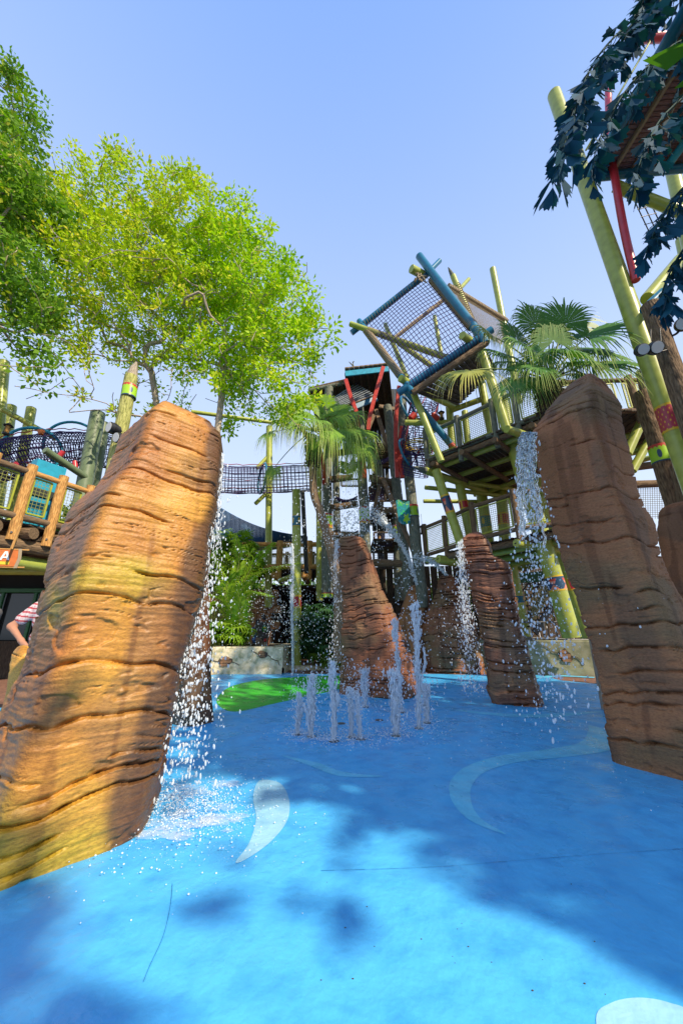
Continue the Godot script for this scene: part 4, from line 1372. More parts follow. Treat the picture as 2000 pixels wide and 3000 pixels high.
	for s in [[172, 1340, 187, 1322, 9.3], [222, 1376, 220, 1352, 9.9], [52, 1358, 44, 1362, 9.3]]:
		pipe_part(n, "red_bracket", at(s[0], s[1], s[4]), at(s[2], s[3], s[4]), 0.07, "pink_red_paint")
	var of := MB.new()
	of.tube([at(121, 1262, 9.9), at(121, 1273, 9.9)], [0.10, 0.06], 12)
	obj("orange_cup", of, mat.sign_orange, n)
	# painted log pole rising from behind the amber pillar
	var pl := thing("painted_pole", "yellow log pole with a teal and red painted band above the amber pillar", "pole", at(372, 1255, 6.2))
	var pa := at(386, 1103, 6.2)
	var pb := at(352, 1330, 6.2)
	log_part(pl, "log_shaft", pb - Vector3(0, 3.0, 0), pa, 0.135, "lime_log", 0.9)
	collar(pl, along_post(pa, pb, 1132), along_post(pa, pb, 1166), 0.137, "castle_print")
	var tp := MB.new()
	tp.tube([pa, pa + Vector3(0.015, 0.2, 0), pa + Vector3(0.03, 0.36, 0)], [0.11, 0.075, 0.02], 10)
	obj("pole_tip", tp, mat.bark, pl)
	floodlight(at(322, 1252, 5.9), Vector3(-0.45, -0.1, 0.8), 0.11, at(356, 1262, 6.1), "round floodlight facing left on the painted pole, upper one of the two")
	floodlight(at(343, 1282, 5.9), Vector3(-0.35, -0.2, 0.8), 0.10, at(358, 1285, 6.1), "round floodlight on the painted pole, lower one half hidden by the amber pillar")
	lantern(at(28, 1240, 8.5), "lantern with pale shade hanging among leaves at the far left")
	# shop under the deck
	var sh := thing("shop_front", "dark shop front under the left deck with a green framed window", "building", Vector3(-9.5, 0, -10.0))
	mb = MB.new()
	mb.slab(Vector3(-10.3, 1.7, -10.6), Vector3(3.6, 0, 0), Vector3(0, 1.7, 0), Vector3(0, 0, 0.12))
	obj("back_wall", mb, mat.dark_panel, sh)
	mb = MB.new()
	mb.slab(Vector3(-9.6, 0.45, -10.2), Vector3(3.0, 0, 0), Vector3(0, 0.45, 0), Vector3(0, 0, 0.12))
	obj("low_wall", mb, mat.dark_plank, sh)
	for k in 5:
		board_part(sh, "window_post", Vector3(-11.0 + k * 0.9, 0.9, -10.15), Vector3(-11.0 + k * 0.9, 2.2, -10.15), 0.09, 0.07, "green_paint", Vector3.BACK)
	board_part(sh, "window_head", Vector3(-12.0, 2.2, -10.15), Vector3(-6.8, 2.2, -10.15), 0.1, 0.12, "green_paint")
	mb = MB.new()
	mb.slab(Vector3(-9.6, 1.55, -10.25), Vector3(2.8, 0, 0), Vector3(0, 0.63, 0), Vector3(0, 0, 0.01))
	obj("window_pane", mb, mat.car_glass, sh)
	for k in 3:
		pipe_part(sh, "ceiling_pipe", Vector3(-12.5, 2.5 + 0.22 * k, -8.6 - 0.5 * k), Vector3(-4.6, 2.5 + 0.22 * k, -8.9 - 0.5 * k), 0.09, "lime_paint")
	mb = MB.new()
	mb.slab(Vector3(-9.0, 3.05, -9.4), Vector3(3.8, 0, 0), Vector3(0, 0.05, 0), Vector3(0, 0, 1.6))
	obj("ceiling", mb, mat.dark_plank, sh)
	# orange hanging sign with its last letter in view
	var sg := thing("hanging_sign", "orange wooden sign tied with rope, pale letter A in view at the left edge", "sign", at(0, 1635, 6.0))
	var c0 := at(-26, 1634, 6.0)
	var right := (at(40, 1636, 6.25) - c0).normalized()
	var nrm := right.cross(Vector3.UP).normalized()
	if nrm.z < 0: nrm = -nrm
	mb = MB.new()
	mb.slab(c0, right * 0.36, Vector3.UP * 0.14, nrm * 0.02, 0.012)
	obj("board", mb, mat.sign_orange, sg)
	for y in [-0.155, 0.155]:
		pipe_part(sg, "pole_frame", c0 + Vector3(0, y, 0) - right * 0.4, c0 + Vector3(0, y, 0) + right * 0.48, 0.014, "gold_log")
	for k in 4:
		var lp := MB.new()
		var pc := c0 + right * (0.33 + k * 0.012)
		lp.tube([pc + Vector3(0, 0.17, 0) + nrm * 0.02, pc + nrm * 0.035 + right * 0.02, pc - Vector3(0, 0.17, 0) + nrm * 0.02], 0.008, 5)
		obj("lashing", lp, mat.tan_rope, sg)
	pipe_part(sg, "hanger", c0 + Vector3(0.3, 0.15, 0), c0 + Vector3(0.34, 0.55, 0), 0.02, "gold_log")
	var tm := TextMesh.new()
	var font := SystemFont.new()
	font.font_names = PackedStringArray(["Droid Sans"])
	font.font_weight = 800
	tm.text = "A"
	tm.font = font
	tm.font_size = 64
	tm.pixel_size = 0.0032
	tm.depth = 0.012
	var le := obj("letter", tm, mat.white_print, sg)
	le.transform = Transform3D(Basis(right, Vector3.UP, nrm), c0 + right * 0.17 + nrm * 0.024 + Vector3.UP * 0.035 - sg.position)
	mb = MB.new()
	mb.slab(c0 + right * 0.1 - Vector3.UP * 0.085 + nrm * 0.022, right * 0.15, Vector3.UP * 0.025, nrm * 0.004, 0.004)
	obj("yellow_arrow", mb, mat.yellow_print, sg)

# ---------- walkway in the middle distance ----------
func make_middle() -> void:
	var h := at(860, 1662, 15.0).y
	var o := thing("log_bridge", "sunlit log bridge with mesh railings behind the thin yellow totem post", "bridge", Vector3(-2, 0, -15))
	var ps := []
	for px in [560, 640, 728, 817, 905, 985]:
		var p := at(px, 1662, 15.0)
		p.y = h
		ps.append(p)
	railing(o, ps, 0.98, 0.5, "gold_log", [], 0.13)
	deck_boards(o, ps[0] + Vector3.DOWN * 0.1, ps[5] + Vector3.DOWN * 0.1, Vector3(0, 0, -1), 2.2, 0.2)
	for px in [700, 803, 888, 935]:
		var p := at(px, 1684, 14.9)
		log_part(o, "joist", p, p + Vector3(0, 0, -2.2), 0.13, "gold_log")
	var back := []
	for p in ps:
		back.append(p + Vector3(0, 0, -2.1))
	railing(o, back, 0.98, 0.3, "brown_log")
	pipe_part(o, "under_brace", at(815, 1702, 14.9), at(868, 1684, 14.7), 0.09, "lime_paint")
	# totem post
	var t := thing("totem_post", "thin yellow post with a teal band and a red band, behind the tall thin jet", "post", at(868, 1962, 12.8))
	var a := at(868, 1436, 12.8)
	var b := at(869, 1962, 12.8)
	pipe_part(t, "post_pipe", a, Vector3(b.x, 0.0, b.z), 0.155, "lime_paint")
	collar(t, along_post(a, b, 1511), along_post(a, b, 1544), 0.16, "teal_print")
	collar(t, along_post(a, b, 1744), along_post(a, b, 1782), 0.16, "flag_print")
	t = thing("dark_post", "slim dark teal post leaning slightly right of the totem post", "post", at(893, 1600, 14.0))
	pipe_part(t, "post_pipe", at(886, 1438, 14.0), at(898, 1680, 14.0), 0.085, "dark_panel")
	t = thing("net_pole", "plain green yellow pole carrying the rope tunnel left of the totem post", "pole", at(789, 1590, 15.4))
	pipe_part(t, "pole_pipe", at(789, 1250, 15.4), at(786, 1780, 15.4), 0.15, "lime_paint")
	pipe_part(t, "cross_pipe", at(748, 1476, 15.2), at(784, 1442, 15.4), 0.09, "lime_paint")
	pipe_part(t, "cross_pipe", at(752, 1372, 15.2), at(784, 1338, 15.4), 0.09, "lime_paint")
	pipe_part(t, "top_pipe", at(560, 1206, 14.0), at(800, 1238, 15.4), 0.09, "lime_paint")
	t = thing("second_net_pole", "slim green pole beside the leaning palm trunk with a pale top", "pole", at(935, 1500, 14.6))
	pipe_part(t, "pole_pipe", at(934, 1334, 14.6), at(936, 1760, 14.6), 0.13, "lime_paint")
	# shade net
	var sn := MB.new()
	var c := [at(590, 1450, 17.0), at(900, 1572, 16.5), at(900, 1592, 20.0), at(590, 1590, 21.0)]
	net_sheet(sn, func(u: float, w: float) -> Vector3:
		var p: Vector3 = c[0].lerp(c[1], u).lerp(c[3].lerp(c[2], u), w)
		return p + Vector3.DOWN * (0.45 * sin(PI * u) + 0.25 * sin(PI * u) * sin(PI * w)), 80, 50, 0.017, 1)
	tag(obj("shade_net", sn, mat.shade_net), "dark blue shade net sagging from the poles behind the log bridge", "shade net")
	# stone grotto under the bridge: a lit block wall at its left, a deep dark hollow at its right
	var gr := thing("stone_grotto", "dark hollow beneath the log bridge with a block wall lit orange at its left", "grotto", Vector3(-2.0, 0, -16.5))
	for row in 9:
		var x := -7.6 + (0.3 if row % 2 else 0.0)
		while x < -2.9:
			var w := rng.randf_range(0.45, 0.8)
			var mb := MB.new()
			var zz := -15.7 + (0.08 * noise_b.get_noise_2d(x, row)) + rng.randf_range(-0.03, 0.03)
			mb.slab(Vector3(x + w / 2, 0.14 + row * 0.32, zz), Vector3(w / 2 - 0.012, 0, 0), Vector3(0, 0.148, 0), Vector3(0, 0, 0.15), 0.03)
			obj("stone", mb, mat.brick, gr)
			x += w
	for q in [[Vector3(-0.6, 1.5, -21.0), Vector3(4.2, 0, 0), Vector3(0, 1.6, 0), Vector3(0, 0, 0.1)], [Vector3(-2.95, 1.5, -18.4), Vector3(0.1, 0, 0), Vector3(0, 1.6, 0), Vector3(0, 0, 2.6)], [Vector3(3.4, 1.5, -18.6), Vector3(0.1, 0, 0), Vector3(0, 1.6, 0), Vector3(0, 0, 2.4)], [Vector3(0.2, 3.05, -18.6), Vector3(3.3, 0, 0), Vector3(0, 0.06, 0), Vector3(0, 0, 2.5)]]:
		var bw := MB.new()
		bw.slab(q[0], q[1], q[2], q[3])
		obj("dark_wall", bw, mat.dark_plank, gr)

# ---------- the big poles and the slatted roof at the right ----------
func make_right_side() -> void:
	var o := thing("yellow_mast", "very tall yellow green mast at the right with a red dotted collar", "mast", at(1985, 1290, 5.2))
	var a := at(1622, 276, 5.3)
	var b := at(1996, 1330, 5.3)
	var foot := b + (b - a).normalized() * (b.y / absf((b - a).normalized().y))
	pipe_part(o, "mast_pipe", a, foot, 0.15, "lime_paint")
	collar(o, along_post(a, b, 1192), along_post(a, b, 1268), 0.156, "dot_print")
	var rp := MB.new()
	var pts := curve([at(1780, 268, 5.0), at(1786, 420, 5.02), at(1806, 560, 5.05), at(1830, 690, 5.08), at(1862, 822, 5.12)], 5)
	rp.tube(pts, 0.07, 14)
	obj("red_pole", rp, mat.pink_red_paint, o)
	pipe_part(o, "blue_stub", at(1885, 907, 4.9), at(1940, 855, 5.0), 0.075, "teal_paint")
	pipe_part(o, "cross_pipe", at(1800, 545, 5.2), at(2040, 640, 5.2), 0.11, "lime_paint")
	pipe_part(o, "cross_pipe", at(1895, 875, 5.3), at(1990, 760, 5.6), 0.12, "lime_paint")
	pipe_part(o, "second_mast", at(1955, 440, 6.3), at(2060, 900, 6.3), 0.15, "lime_paint")
	pipe_part(o, "second_mast", at(1995, 700, 7.2), at(2060, 1000, 7.2), 0.14, "lime_paint")
	# slatted roof high above
	var r := thing("slatted_roof", "high roof of brown slats in a blue steel frame at the upper right corner", "roof", at(1850, 400, 5.0))
	var h := 10.6
	var c := [on(1721, 510, h), on(1942, 488, h), on(2065, 100, h), on(1976, 66, h)]
	var e: Vector3 = (c[1] - c[0])
	var far: Vector3 = (c[3] - c[0])
	for k in 26:
		var p: Vector3 = c[0] + far * (k + 0.5) / 26.0
		board_part(r, "slat", p, p + e * 1.5, 0.085 * far.length() / 2.2, 0.03, "slat_wood")
	for k in 6:
		var p: Vector3 = c[0] + e * (0.05 + 0.25 * k) - Vector3.UP * 0.07
		board_part(r, "rafter", p, p + far, 0.06, 0.10, "tan_rope" if k % 2 else "pale_plank")
	pipe_part(r, "frame_pipe", c[0] - far * 0.05 - Vector3.UP * 0.12, c[3] + far * 0.2 - Vector3.UP * 0.12, 0.11, "teal_paint")
	pipe_part(r, "frame_pipe", c[0] - Vector3.UP * 0.12, c[0] + e * 1.5 - Vector3.UP * 0.12, 0.09, "teal_paint")
	pipe_part(r, "frame_pipe", c[0] + e * 0.95 - Vector3.UP * 0.2, c[3] + e * 0.95 - Vector3.UP * 0.2, 0.08, "sky_blue_paint")
	pipe_part(r, "red_arm", at(1872, 112, 4.6), at(2060, 105, 4.8), 0.10, "pink_red_paint")
	pipe_part(r, "thin_rail", at(1715, 440, 5.4), at(1960, 25, 4.4), 0.022, "lime_paint")
	for k in 3:
		pipe_part(r, "ladder_rail", at(1832 + 22 * k, 535, 5.6), at(1905 + 22 * k, 690, 6.2), 0.012, "steel_rail")
	for k in 7:
		pipe_part(r, "ladder_rung", at(1836 + 10 * k, 548 + 22 * k, 5.65), at(1882 + 10 * k, 536 + 22 * k, 5.65), 0.008, "steel_rail")
	# brown pole with floodlights
	var w := thing("brown_pole", "thick brown log pole at the right edge carrying round floodlights", "pole", at(1960, 1150, 4.4))
	var wa := at(1905, 893, 4.4)
	var wb := at(2040, 1300, 4.4)
	log_part(w, "log_shaft", wb + (wb - wa).normalized() * wb.y * 1.05, wa, 0.135, "brown_log", 0.9)
	floodlight(at(1882, 1024, 4.2), Vector3(-0.25, -0.5, 0.85), 0.085, at(1938, 1030, 4.3), "black floodlight on the brown pole, leftmost of three")
	floodlight(at(1922, 1018, 4.2), Vector3(-0.15, -0.5, 0.85), 0.095, at(1950, 1026, 4.3), "black floodlight on the brown pole, middle one with its lens facing down")
	floodlight(at(2000, 948, 4.2), Vector3(-0.5, -0.4, 0.6), 0.10, at(1965, 985, 4.3), "black floodlight at the right edge, highest of three on the brown pole")
	var an := MB.new()
	an.tube([at(1932, 962, 4.25), at(1935, 1002, 4.25)], 0.006, 5)
	an.tube([at(1905, 965, 4.25), at(1905, 1008, 4.25)], 0.005, 5)
	obj("antenna_rod", an, mat.steel_rail, w)
	# log post with castle band
	var lp := thing("banded_log_post", "pale log post with a lime green band right of the tallest pillar", "post", at(1930, 1320, 6.4))
	var la := at(1878, 1150, 6.4)
	var lb := at(1996, 1540, 6.4)
	log_part(lp, "log_shaft", lb + (lb - la).normalized() * lb.y * 1.05, la, 0.165, "brown_log", 0.93)
	collar(lp, along_post(la, lb, 1308), along_post(la, lb, 1358), 0.17, "castle_print")
	lp = thing("slim_log_post", "slim log post standing just behind the banded log post", "post", at(1900, 1150, 7.0))
	la = at(1876, 1088, 7.2)
	lb = at(1922, 1290, 7.2)
	log_part(lp, "log_shaft", lb, la, 0.11, "brown_log", 0.93)
	lp = thing("dark_log_post", "dark log post at the right edge behind the banded log post", "post", at(1990, 1400, 5.8))
	la = at(1990, 1372, 5.8)
	lb = at(2060, 1640, 5.8)
	log_part(lp, "log_shaft", lb, la, 0.15, "brown_log", 0.95)
	var sl := MB.new()
	wires(sl, at(1915, 1310, 8.0), at(2010, 1310, 8.0) - at(1915, 1310, 8.0), Vector3.UP * 0.4, 0.06, 0.004)
	lantern(at(1988, 1358, 6.0), "lantern hanging at the right edge below the log beams")
	# bits of the next structure beyond
	var nx := thing("far_platform", "small yellow and blue platform far right beyond the mast", "play deck", at(1930, 1250, 11.0))
	for s in [[1916, 1122, 1936, 1220, 0.17], [1950, 1090, 1930, 1140, 0.06], [1990, 1160, 2000, 1260, 0.15]]:
		pipe_part(nx, "post_pipe", at(s[0], s[1], 11.0), at(s[2], s[3], 11.0), s[4], "lime_paint")
	board_part(nx, "blue_board", at(1950, 1265, 11.0), at(2010, 1262, 11.0), 0.2, 0.35, "sky_blue_paint")
	log_part(nx, "cross_log", at(1905, 1205, 10.0), at(2020, 1190, 10.0), 0.12, "brown_log")
	log_part(nx, "cross_log", at(1915, 1280, 10.0), at(2020, 1270, 10.0), 0.14, "brown_log")
	# steel railing on the grey wall, with the parked car behind
	var rl := thing("steel_railing", "grey steel pipe railing on the mossy wall at the right", "railing", at(1640, 1860, 11.0))
	for s in [[1533, 1823, 1648, 1822, 11.3], [1533, 1868, 1660, 1873, 11.3], [1533, 1876, 1660, 1880, 11.3], [1658, 1819, 1712, 1819, 11.0], [1660, 1874, 1735, 1875, 11.0]]:
		pipe_part(rl, "rail", at(s[0], s[1], s[4]), at(s[2], s[3], s[4]), 0.028, "steel_rail")
	for s in [[1647, 1822, 1658, 1884, 11.3], [1660, 1819, 1672, 1884, 11.0], [1712, 1819, 1726, 1884, 11.0], [1590, 1822, 1598, 1884, 11.3]]:
		pipe_part(rl, "railing_upright", at(s[0], s[1], s[4]), at(s[2], s[3], s[4]), 0.032, "steel_rail")
	car()

func car() -> void:
	var o := thing("white_car", "white parked car glimpsed behind the steel railing at the right", "car", Vector3(13.6, 0, -24.0))
	var c := Vector3(13.2, 0, -23.0)
	var side := [Vector2(-2.2, 0.35), Vector2(-2.25, 0.8), Vector2(-2.0, 0.95), Vector2(-1.7, 1.45), Vector2(-1.2, 1.55), Vector2(0.3, 1.55), Vector2(1.1, 1.0), Vector2(2.0, 0.85), Vector2(2.2, 0.6), Vector2(2.15, 0.35)]
	var b := MB.new()
	for z in [0.85, -0.85]:
		var m := b.add(c + Vector3(0, 0.7, z), Vector3(0, 0, signf(z)))
		for p in side:
			b.add(c + Vector3(p.x, p.y, z * (0.82 if p.y > 1.2 else 1.0)), Vector3(0, 0, signf(z)))
		for k in side.size():
			b.tri(m, m + 1 + k, m + 1 + (k + 1) % side.size())
	for k in side.size():
		var p: Vector2 = side[k]
		var q: Vector2 = side[(k + 1) % side.size()]
		var wp := 0.82 if p.y > 1.2 else 1.0
		var wq := 0.82 if q.y > 1.2 else 1.0
		b.quad(c + Vector3(p.x, p.y, -0.85 * wp), c + Vector3(q.x, q.y, -0.85 * wq), c + Vector3(q.x, q.y, 0.85 * wq), c + Vector3(p.x, p.y, 0.85 * wp))
	obj("body", b, mat.white_car_paint, o)
	for s in [[-1.55, -0.75], [-0.65, 0.25]]:
		var w := MB.new()
		w.quad(c + Vector3(s[0], 0.98, 0.87), c + Vector3(s[1] + 0.15, 0.98, 0.87), c + Vector3(s[1], 1.42, 0.735), c + Vector3(s[0] + 0.1, 1.42, 0.735))
		obj("side_window", w, mat.car_glass, o)
	var ws := MB.new()
	ws.quad(c + Vector3(0.36, 1.5, 0.66), c + Vector3(0.36, 1.5, -0.66), c + Vector3(1.06, 1.04, -0.76), c + Vector3(1.06, 1.04, 0.76))
	for k in ws.v.size():
		ws.v[k] += Vector3(0.015, 0.02, 0)
	obj("windscreen", ws, mat.car_glass, o)
	for x in [-1.35, 1.35]:
		for z in [0.8, -0.8]:
			var t := MB.new()
			t.tube([c + Vector3(x, 0.32, z - 0.1), c + Vector3(x, 0.32, z + 0.1)], 0.32, 18)
			obj("wheel", t, mat.rubber, o)

# ---------- trees ----------
func leaf_spray(n: int, size: float, spread: float, sd: int) -> ArrayMesh:  # a twig end: n folded leaves
	var r := RandomNumberGenerator.new()
	r.seed = sd
	var b := MB.new()
	for k in n:
		var d := Vector3(r.randfn(), r.randfn() * 0.8 + 0.25, r.randfn()).normalized()
		var o := d * spread * r.randf_range(0.15, 1.0)
		var s := d.cross(Vector3(r.randfn(), r.randfn(), r.randfn())).normalized()
		var up := s.cross(d).normalized()
		var l := size * r.randf_range(0.75, 1.25)
		var w := l * 0.26
		var i := b.add(o, up)
		b.add(o + d * l * 0.5 + s * w + up * w * 0.35, up)
		b.add(o + d * l - up * l * 0.08, up)
		b.add(o + d * l * 0.5 - s * w + up * w * 0.35, up)
		b.tri(i, i + 1, i + 2)
		b.tri(i, i + 2, i + 3)
	return b.mesh()

func blob(px: float, py: float, d: float, rpx: float, squash := 1.0) -> Array:
	var p := at(px, py, d)
	var zc := d * cos(deg_to_rad(PITCH)) + (p.y - EYE.y) * sin(deg_to_rad(PITCH))
	var r := rpx * zc / FOCAL
	return [p, Vector3(r, r * squash, r)]

func tree(o: Node3D, trunk: Array, trunk_r: float, blobs: Array, ends: int, sprays: int, leaf: Mesh, tones: Array, sd: int, jitter: float, bare := 0.0) -> void:
	var r := RandomNumberGenerator.new()
	r.seed = sd
	var pos := PackedVector3Array()
	var par := PackedInt32Array()
	var dirs := PackedVector3Array()
	for k in trunk.size():
		pos.append(trunk[k])
		par.append(k - 1)
		dirs.append((trunk[k] - trunk[k - 1]).normalized() if k else Vector3.UP)
	var fork: Vector3 = trunk[-1]
	var vol := 0.0
	var cum := []
	for q in blobs:
		vol += q[1].x * q[1].y * q[1].z * (q[2] if q.size() > 2 else 1.0)
		cum.append(vol)
	var goals := []
	for k in ends:
		var pick := r.randf() * vol
		var bi := 0
		while cum[bi] < pick:
			bi += 1
		var d := Vector3(r.randfn(), r.randfn(), r.randfn()).normalized() * pow(r.randf(), 0.30)
		goals.append(blobs[bi][0] + Vector3(d.x * blobs[bi][1].x, d.y * blobs[bi][1].y, d.z * blobs[bi][1].z))
	goals.sort_custom(func(a, b): return a.distance_squared_to(fork) < b.distance_squared_to(fork))
	var chains := []
	var ending := PackedInt32Array()
	var start := trunk.size() - mini(3, trunk.size() - 1)
	for g in goals:
		var best := -1
		var cost := 1e9
		for k in range(start, pos.size()):
			var v: Vector3 = g - pos[k]
			var l := v.length()
			var c := l * (1.35 - 0.5 * v.dot(dirs[k]) / maxf(l, 0.01))
			if c < cost:
				cost = c
				best = k
		var from := pos[best]
		var l: float = (g - from).length()
		var m := clampi(int(l / 0.45), 2, 7)
		var c1 := from + dirs[best] * l * 0.35 + Vector3(r.randfn(), r.randfn(), r.randfn()) * l * 0.05
		var chain := PackedInt32Array([best])
		var last := best
		for j in range(1, m + 1):
			var e := float(j) / m
			var p: Vector3 = from.lerp(c1, e).lerp(c1.lerp(g, e), e)
			pos.append(p)
			par.append(last)
			dirs.append((p - pos[last]).normalized())
			last = pos.size() - 1
			chain.append(last)
		chains.append(chain)
		ending.append(last)
	var load_ := PackedFloat32Array()
	load_.resize(pos.size())
	for k in ending:
		var q := k
		while q >= 0:
			load_[q] += 1.0
			q = par[q]
	var unit := trunk_r / pow(maxf(ends, 1), 0.5)
	var wood := MB.new()
	var rad := []
	for k in trunk.size():
		rad.append(maxf(trunk_r * (1.12 - 0.2 * k / trunk.size()), 0.01))
	wood.tube(trunk, rad, 10)
	obj("trunk", wood, mat.bark, o)
	var limbs := MB.new()
	for c in chains:
		var pts := []
		var rr := []
		for k in c:
			pts.append(pos[k])
			rr.append(maxf(unit * pow(load_[k], 0.5), 0.010))
		rr[0] = minf(rr[0], rr[1] * 1.3)
		limbs.tube(pts, rr, 5, false)
	var lo := obj("branches", limbs, mat.bark, o)
	lo.set_meta("kind", "stuff")
	var places := []
	var colors := []
	for k in ending:
		if r.randf() < bare * clampf(2.2 - (pos[k].y - fork.y) / 2.2, 0.25, 1.0):
			continue
		for j in sprays:
			var p := pos[k] + Vector3(r.randfn(), r.randfn(), r.randfn()) * jitter
			if j % 3 == 0:
				p = pos[k].lerp(pos[par[k]], r.randf()) + Vector3(r.randfn(), r.randfn(), r.randfn()) * jitter * 0.6
			var bs := Basis(Vector3(r.randfn(), r.randfn(), r.randfn()).normalized(), r.randf() * TAU).scaled(Vector3.ONE * r.randf_range(0.6, 1.5))
			places.append(Transform3D(bs, p))
			var t := clampf(0.5 + 0.6 * noise_b.get_noise_3d(p.x * 0.8, p.y * 0.8, p.z * 0.8) + r.randf_range(-0.35, 0.35), 0.0, 1.0)
			var c: Color = tones[0].lerp(tones[1], t)
			if r.randf() < 0.10:
				c = tones[2]
			colors.append(c)
	scatter("crown", leaf, mat.leaf, places, colors, o)

# ---------- fan palms ----------
func fan_leaf(mb: MB, hub: Vector3, axis: Vector3, nn: Vector3, radius: float, segs: int, droop: float, sweep: float, r: RandomNumberGenerator, tones: Array) -> void:
	axis = axis.normalized()
	nn = (nn - axis * nn.dot(axis)).normalized()
	var s := axis.cross(nn)
	var rows := [0.03, 0.22, 0.44, 0.62, 0.80, 1.0]
	for k in segs:
		var phi := sweep * (float(k) / (segs - 1) - 0.5) + r.randf_range(-0.02, 0.02)
		var dk := axis * cos(phi) + s * sin(phi)
		var l := radius * (0.78 + 0.22 * cos(phi * 0.6)) * r.randf_range(0.88, 1.08)
		var side := nn.cross(dk).normalized()
		var half := sweep / segs * 0.56
		var fall := droop * r.randf_range(0.6, 1.5)
		mb.col = tones[0].lerp(tones[1], clampf(r.randf() * 0.7 + 0.2, 0.0, 1.0))
		var tipc: Color = mb.col.lerp(tones[2], 0.75)
		var first := mb.v.size()
		var base := mb.col
		for e in 6:
			var t: float = rows[e]
			var over := maxf(t - 0.42, 0.0) / 0.58
			var p := hub + dk * l * (t - 0.22 * fall * over * over) - nn * 0.06 * radius * t * t + Vector3.DOWN * l * fall * 0.75 * over * over
			var w := l * t * half if t < 0.5 else l * 0.46 * half * (1.0 - over) * 1.0
			mb.col = base.lerp(tipc, over * over)
			mb.add(p + side * w, nn)
			mb.add(p + nn * w * 0.5, nn)
			mb.add(p - side * w, nn)
		for e in 5:
			var q := first + e * 3
			for h in 2:
				mb.tri(q + h, q + h + 1, q + h + 3)
				mb.tri(q + h + 1, q + h + 4, q + h + 3)
	mb.col = Color.WHITE

func fan_palm(o: Node3D, heart: Vector3, hubs: Array, d: float, droop: float, tones: Array, sd: int, reach := 1.0) -> void:
	var r := RandomNumberGenerator.new()
	r.seed = sd
	for q in hubs:
		var hub := at(q[0], q[1], d + q[5])
		var zc: float = (d + q[5]) * cos(deg_to_rad(PITCH)) + (hub.y - EYE.y) * sin(deg_to_rad(PITCH))
		var axis := Vector3(q[2], -q[3], r.randf_range(-0.2, 0.3)).normalized()
		if Vector2(q[2], q[3]).length() < 0.3:
			axis = Vector3(q[2], -q[3] - 0.4, 0.7).normalized()
		var nn := Vector3(r.randf_range(-0.3, 0.3), 0.75, 0.75)
		var mb := MB.new()
		fan_leaf(mb, hub, axis, nn, q[4] * zc / FOCAL * reach, 48, droop * (q[6] if q.size() > 6 else 1.0), 4.2, r, tones if q[0] != 1378 and q[0] != 1440 else [Color(0.30, 0.34, 0.05), Color(0.46, 0.46, 0.08), Color(0.72, 0.62, 0.3)])
		var fr := obj("frond", mb, mat.palm_leaf, o)
		var st := MB.new()
		var c := (heart + hub) / 2.0 + Vector3.UP * (hub - heart).length() * 0.16
		var pts := []
		for k in 9:
			var e := k / 8.0
			pts.append(heart.lerp(c, e).lerp(c.lerp(hub, e), e))
		st.tube(pts, [0.026, 0.022, 0.02, 0.018, 0.016, 0.015, 0.014, 0.013, 0.01], 5)
		obj("petiole", st, mat.petiole, fr)

func fibre_head(o: Node3D, heart: Vector3, base: Vector3, r0: float, sd: int) -> void:
	var r := RandomNumberGenerator.new()
	r.seed = sd
	var mb := MB.new()
	var l := (heart - base).length()
	var up := (heart - base).normalized()
	mb.tube([base, base.lerp(heart, 0.3), base.lerp(heart, 0.75), heart], [r0 * 0.75, r0, r0 * 0.9, r0 * 0.4], 12)
	for k in 150:
		var a := r.randf() * TAU
		var e := r.randf()
		var out := Vector3(cos(a), 0, sin(a))
		var p := base.lerp(heart, e) + out * r0 * 0.85
		var q := p + out * r0 * r.randf_range(0.1, 0.5) + up * r.randf_range(-0.4, 0.35) * l * 0.4
		mb.tube([p, (p + q) / 2.0 + out * r0 * 0.12, q], [r0 * 0.12, r0 * 0.07, 0.002], 4, false)
	obj("fibre_head", mb, mat.fibre, o)

# ---------- feather leaves ----------
func feather(mb: MB, stem: MB, pts: Array, count: int, l0: float, w: float, fall: float, r: RandomNumberGenerator, tones: Array) -> void:
	var cv := curve(pts, 6)
	var rad := []
	for k in cv.size():
		rad.append(lerpf(0.016, 0.003, float(k) / (cv.size() - 1)))
	stem.tube(cv, rad, 5, false)
	for k in count:
		var e := 0.12 + 0.88 * k / (count - 1.0)
		var f := e * (cv.size() - 1.001)
		var i := int(f)
		var p: Vector3 = cv[i].lerp(cv[i + 1], f - i)
		var t: Vector3 = (cv[i + 1] - cv[i]).normalized()
		var s := t.cross(Vector3.UP).normalized()
		var l := l0 * sin(PI * (0.12 + 0.80 * e)) * r.randf_range(0.85, 1.1)
		for sg in [-1.0, 1.0]:
			var d: Vector3 = (s * sg + t * 0.75 + Vector3.UP * 0.25).normalized()
			var nn: Vector3 = d.cross(t) * -sg
			nn = nn.normalized()
			mb.col = tones[0].lerp(tones[1], r.randf())
			var m := p + d * l * 0.5 + Vector3.DOWN * l * 0.05 * fall
			var q := p + d * l * 0.92 + Vector3.DOWN * l * 0.38 * fall
			var wd := d.cross(nn).normalized() * w * 0.5
			var j := mb.add(p, nn)
			mb.add(m + wd, nn)
			mb.add(m - wd, nn)
			mb.add(q, nn)
			mb.tri(j, j + 1, j + 2)
			mb.tri(j + 1, j + 3, j + 2)
	mb.col = Color.WHITE

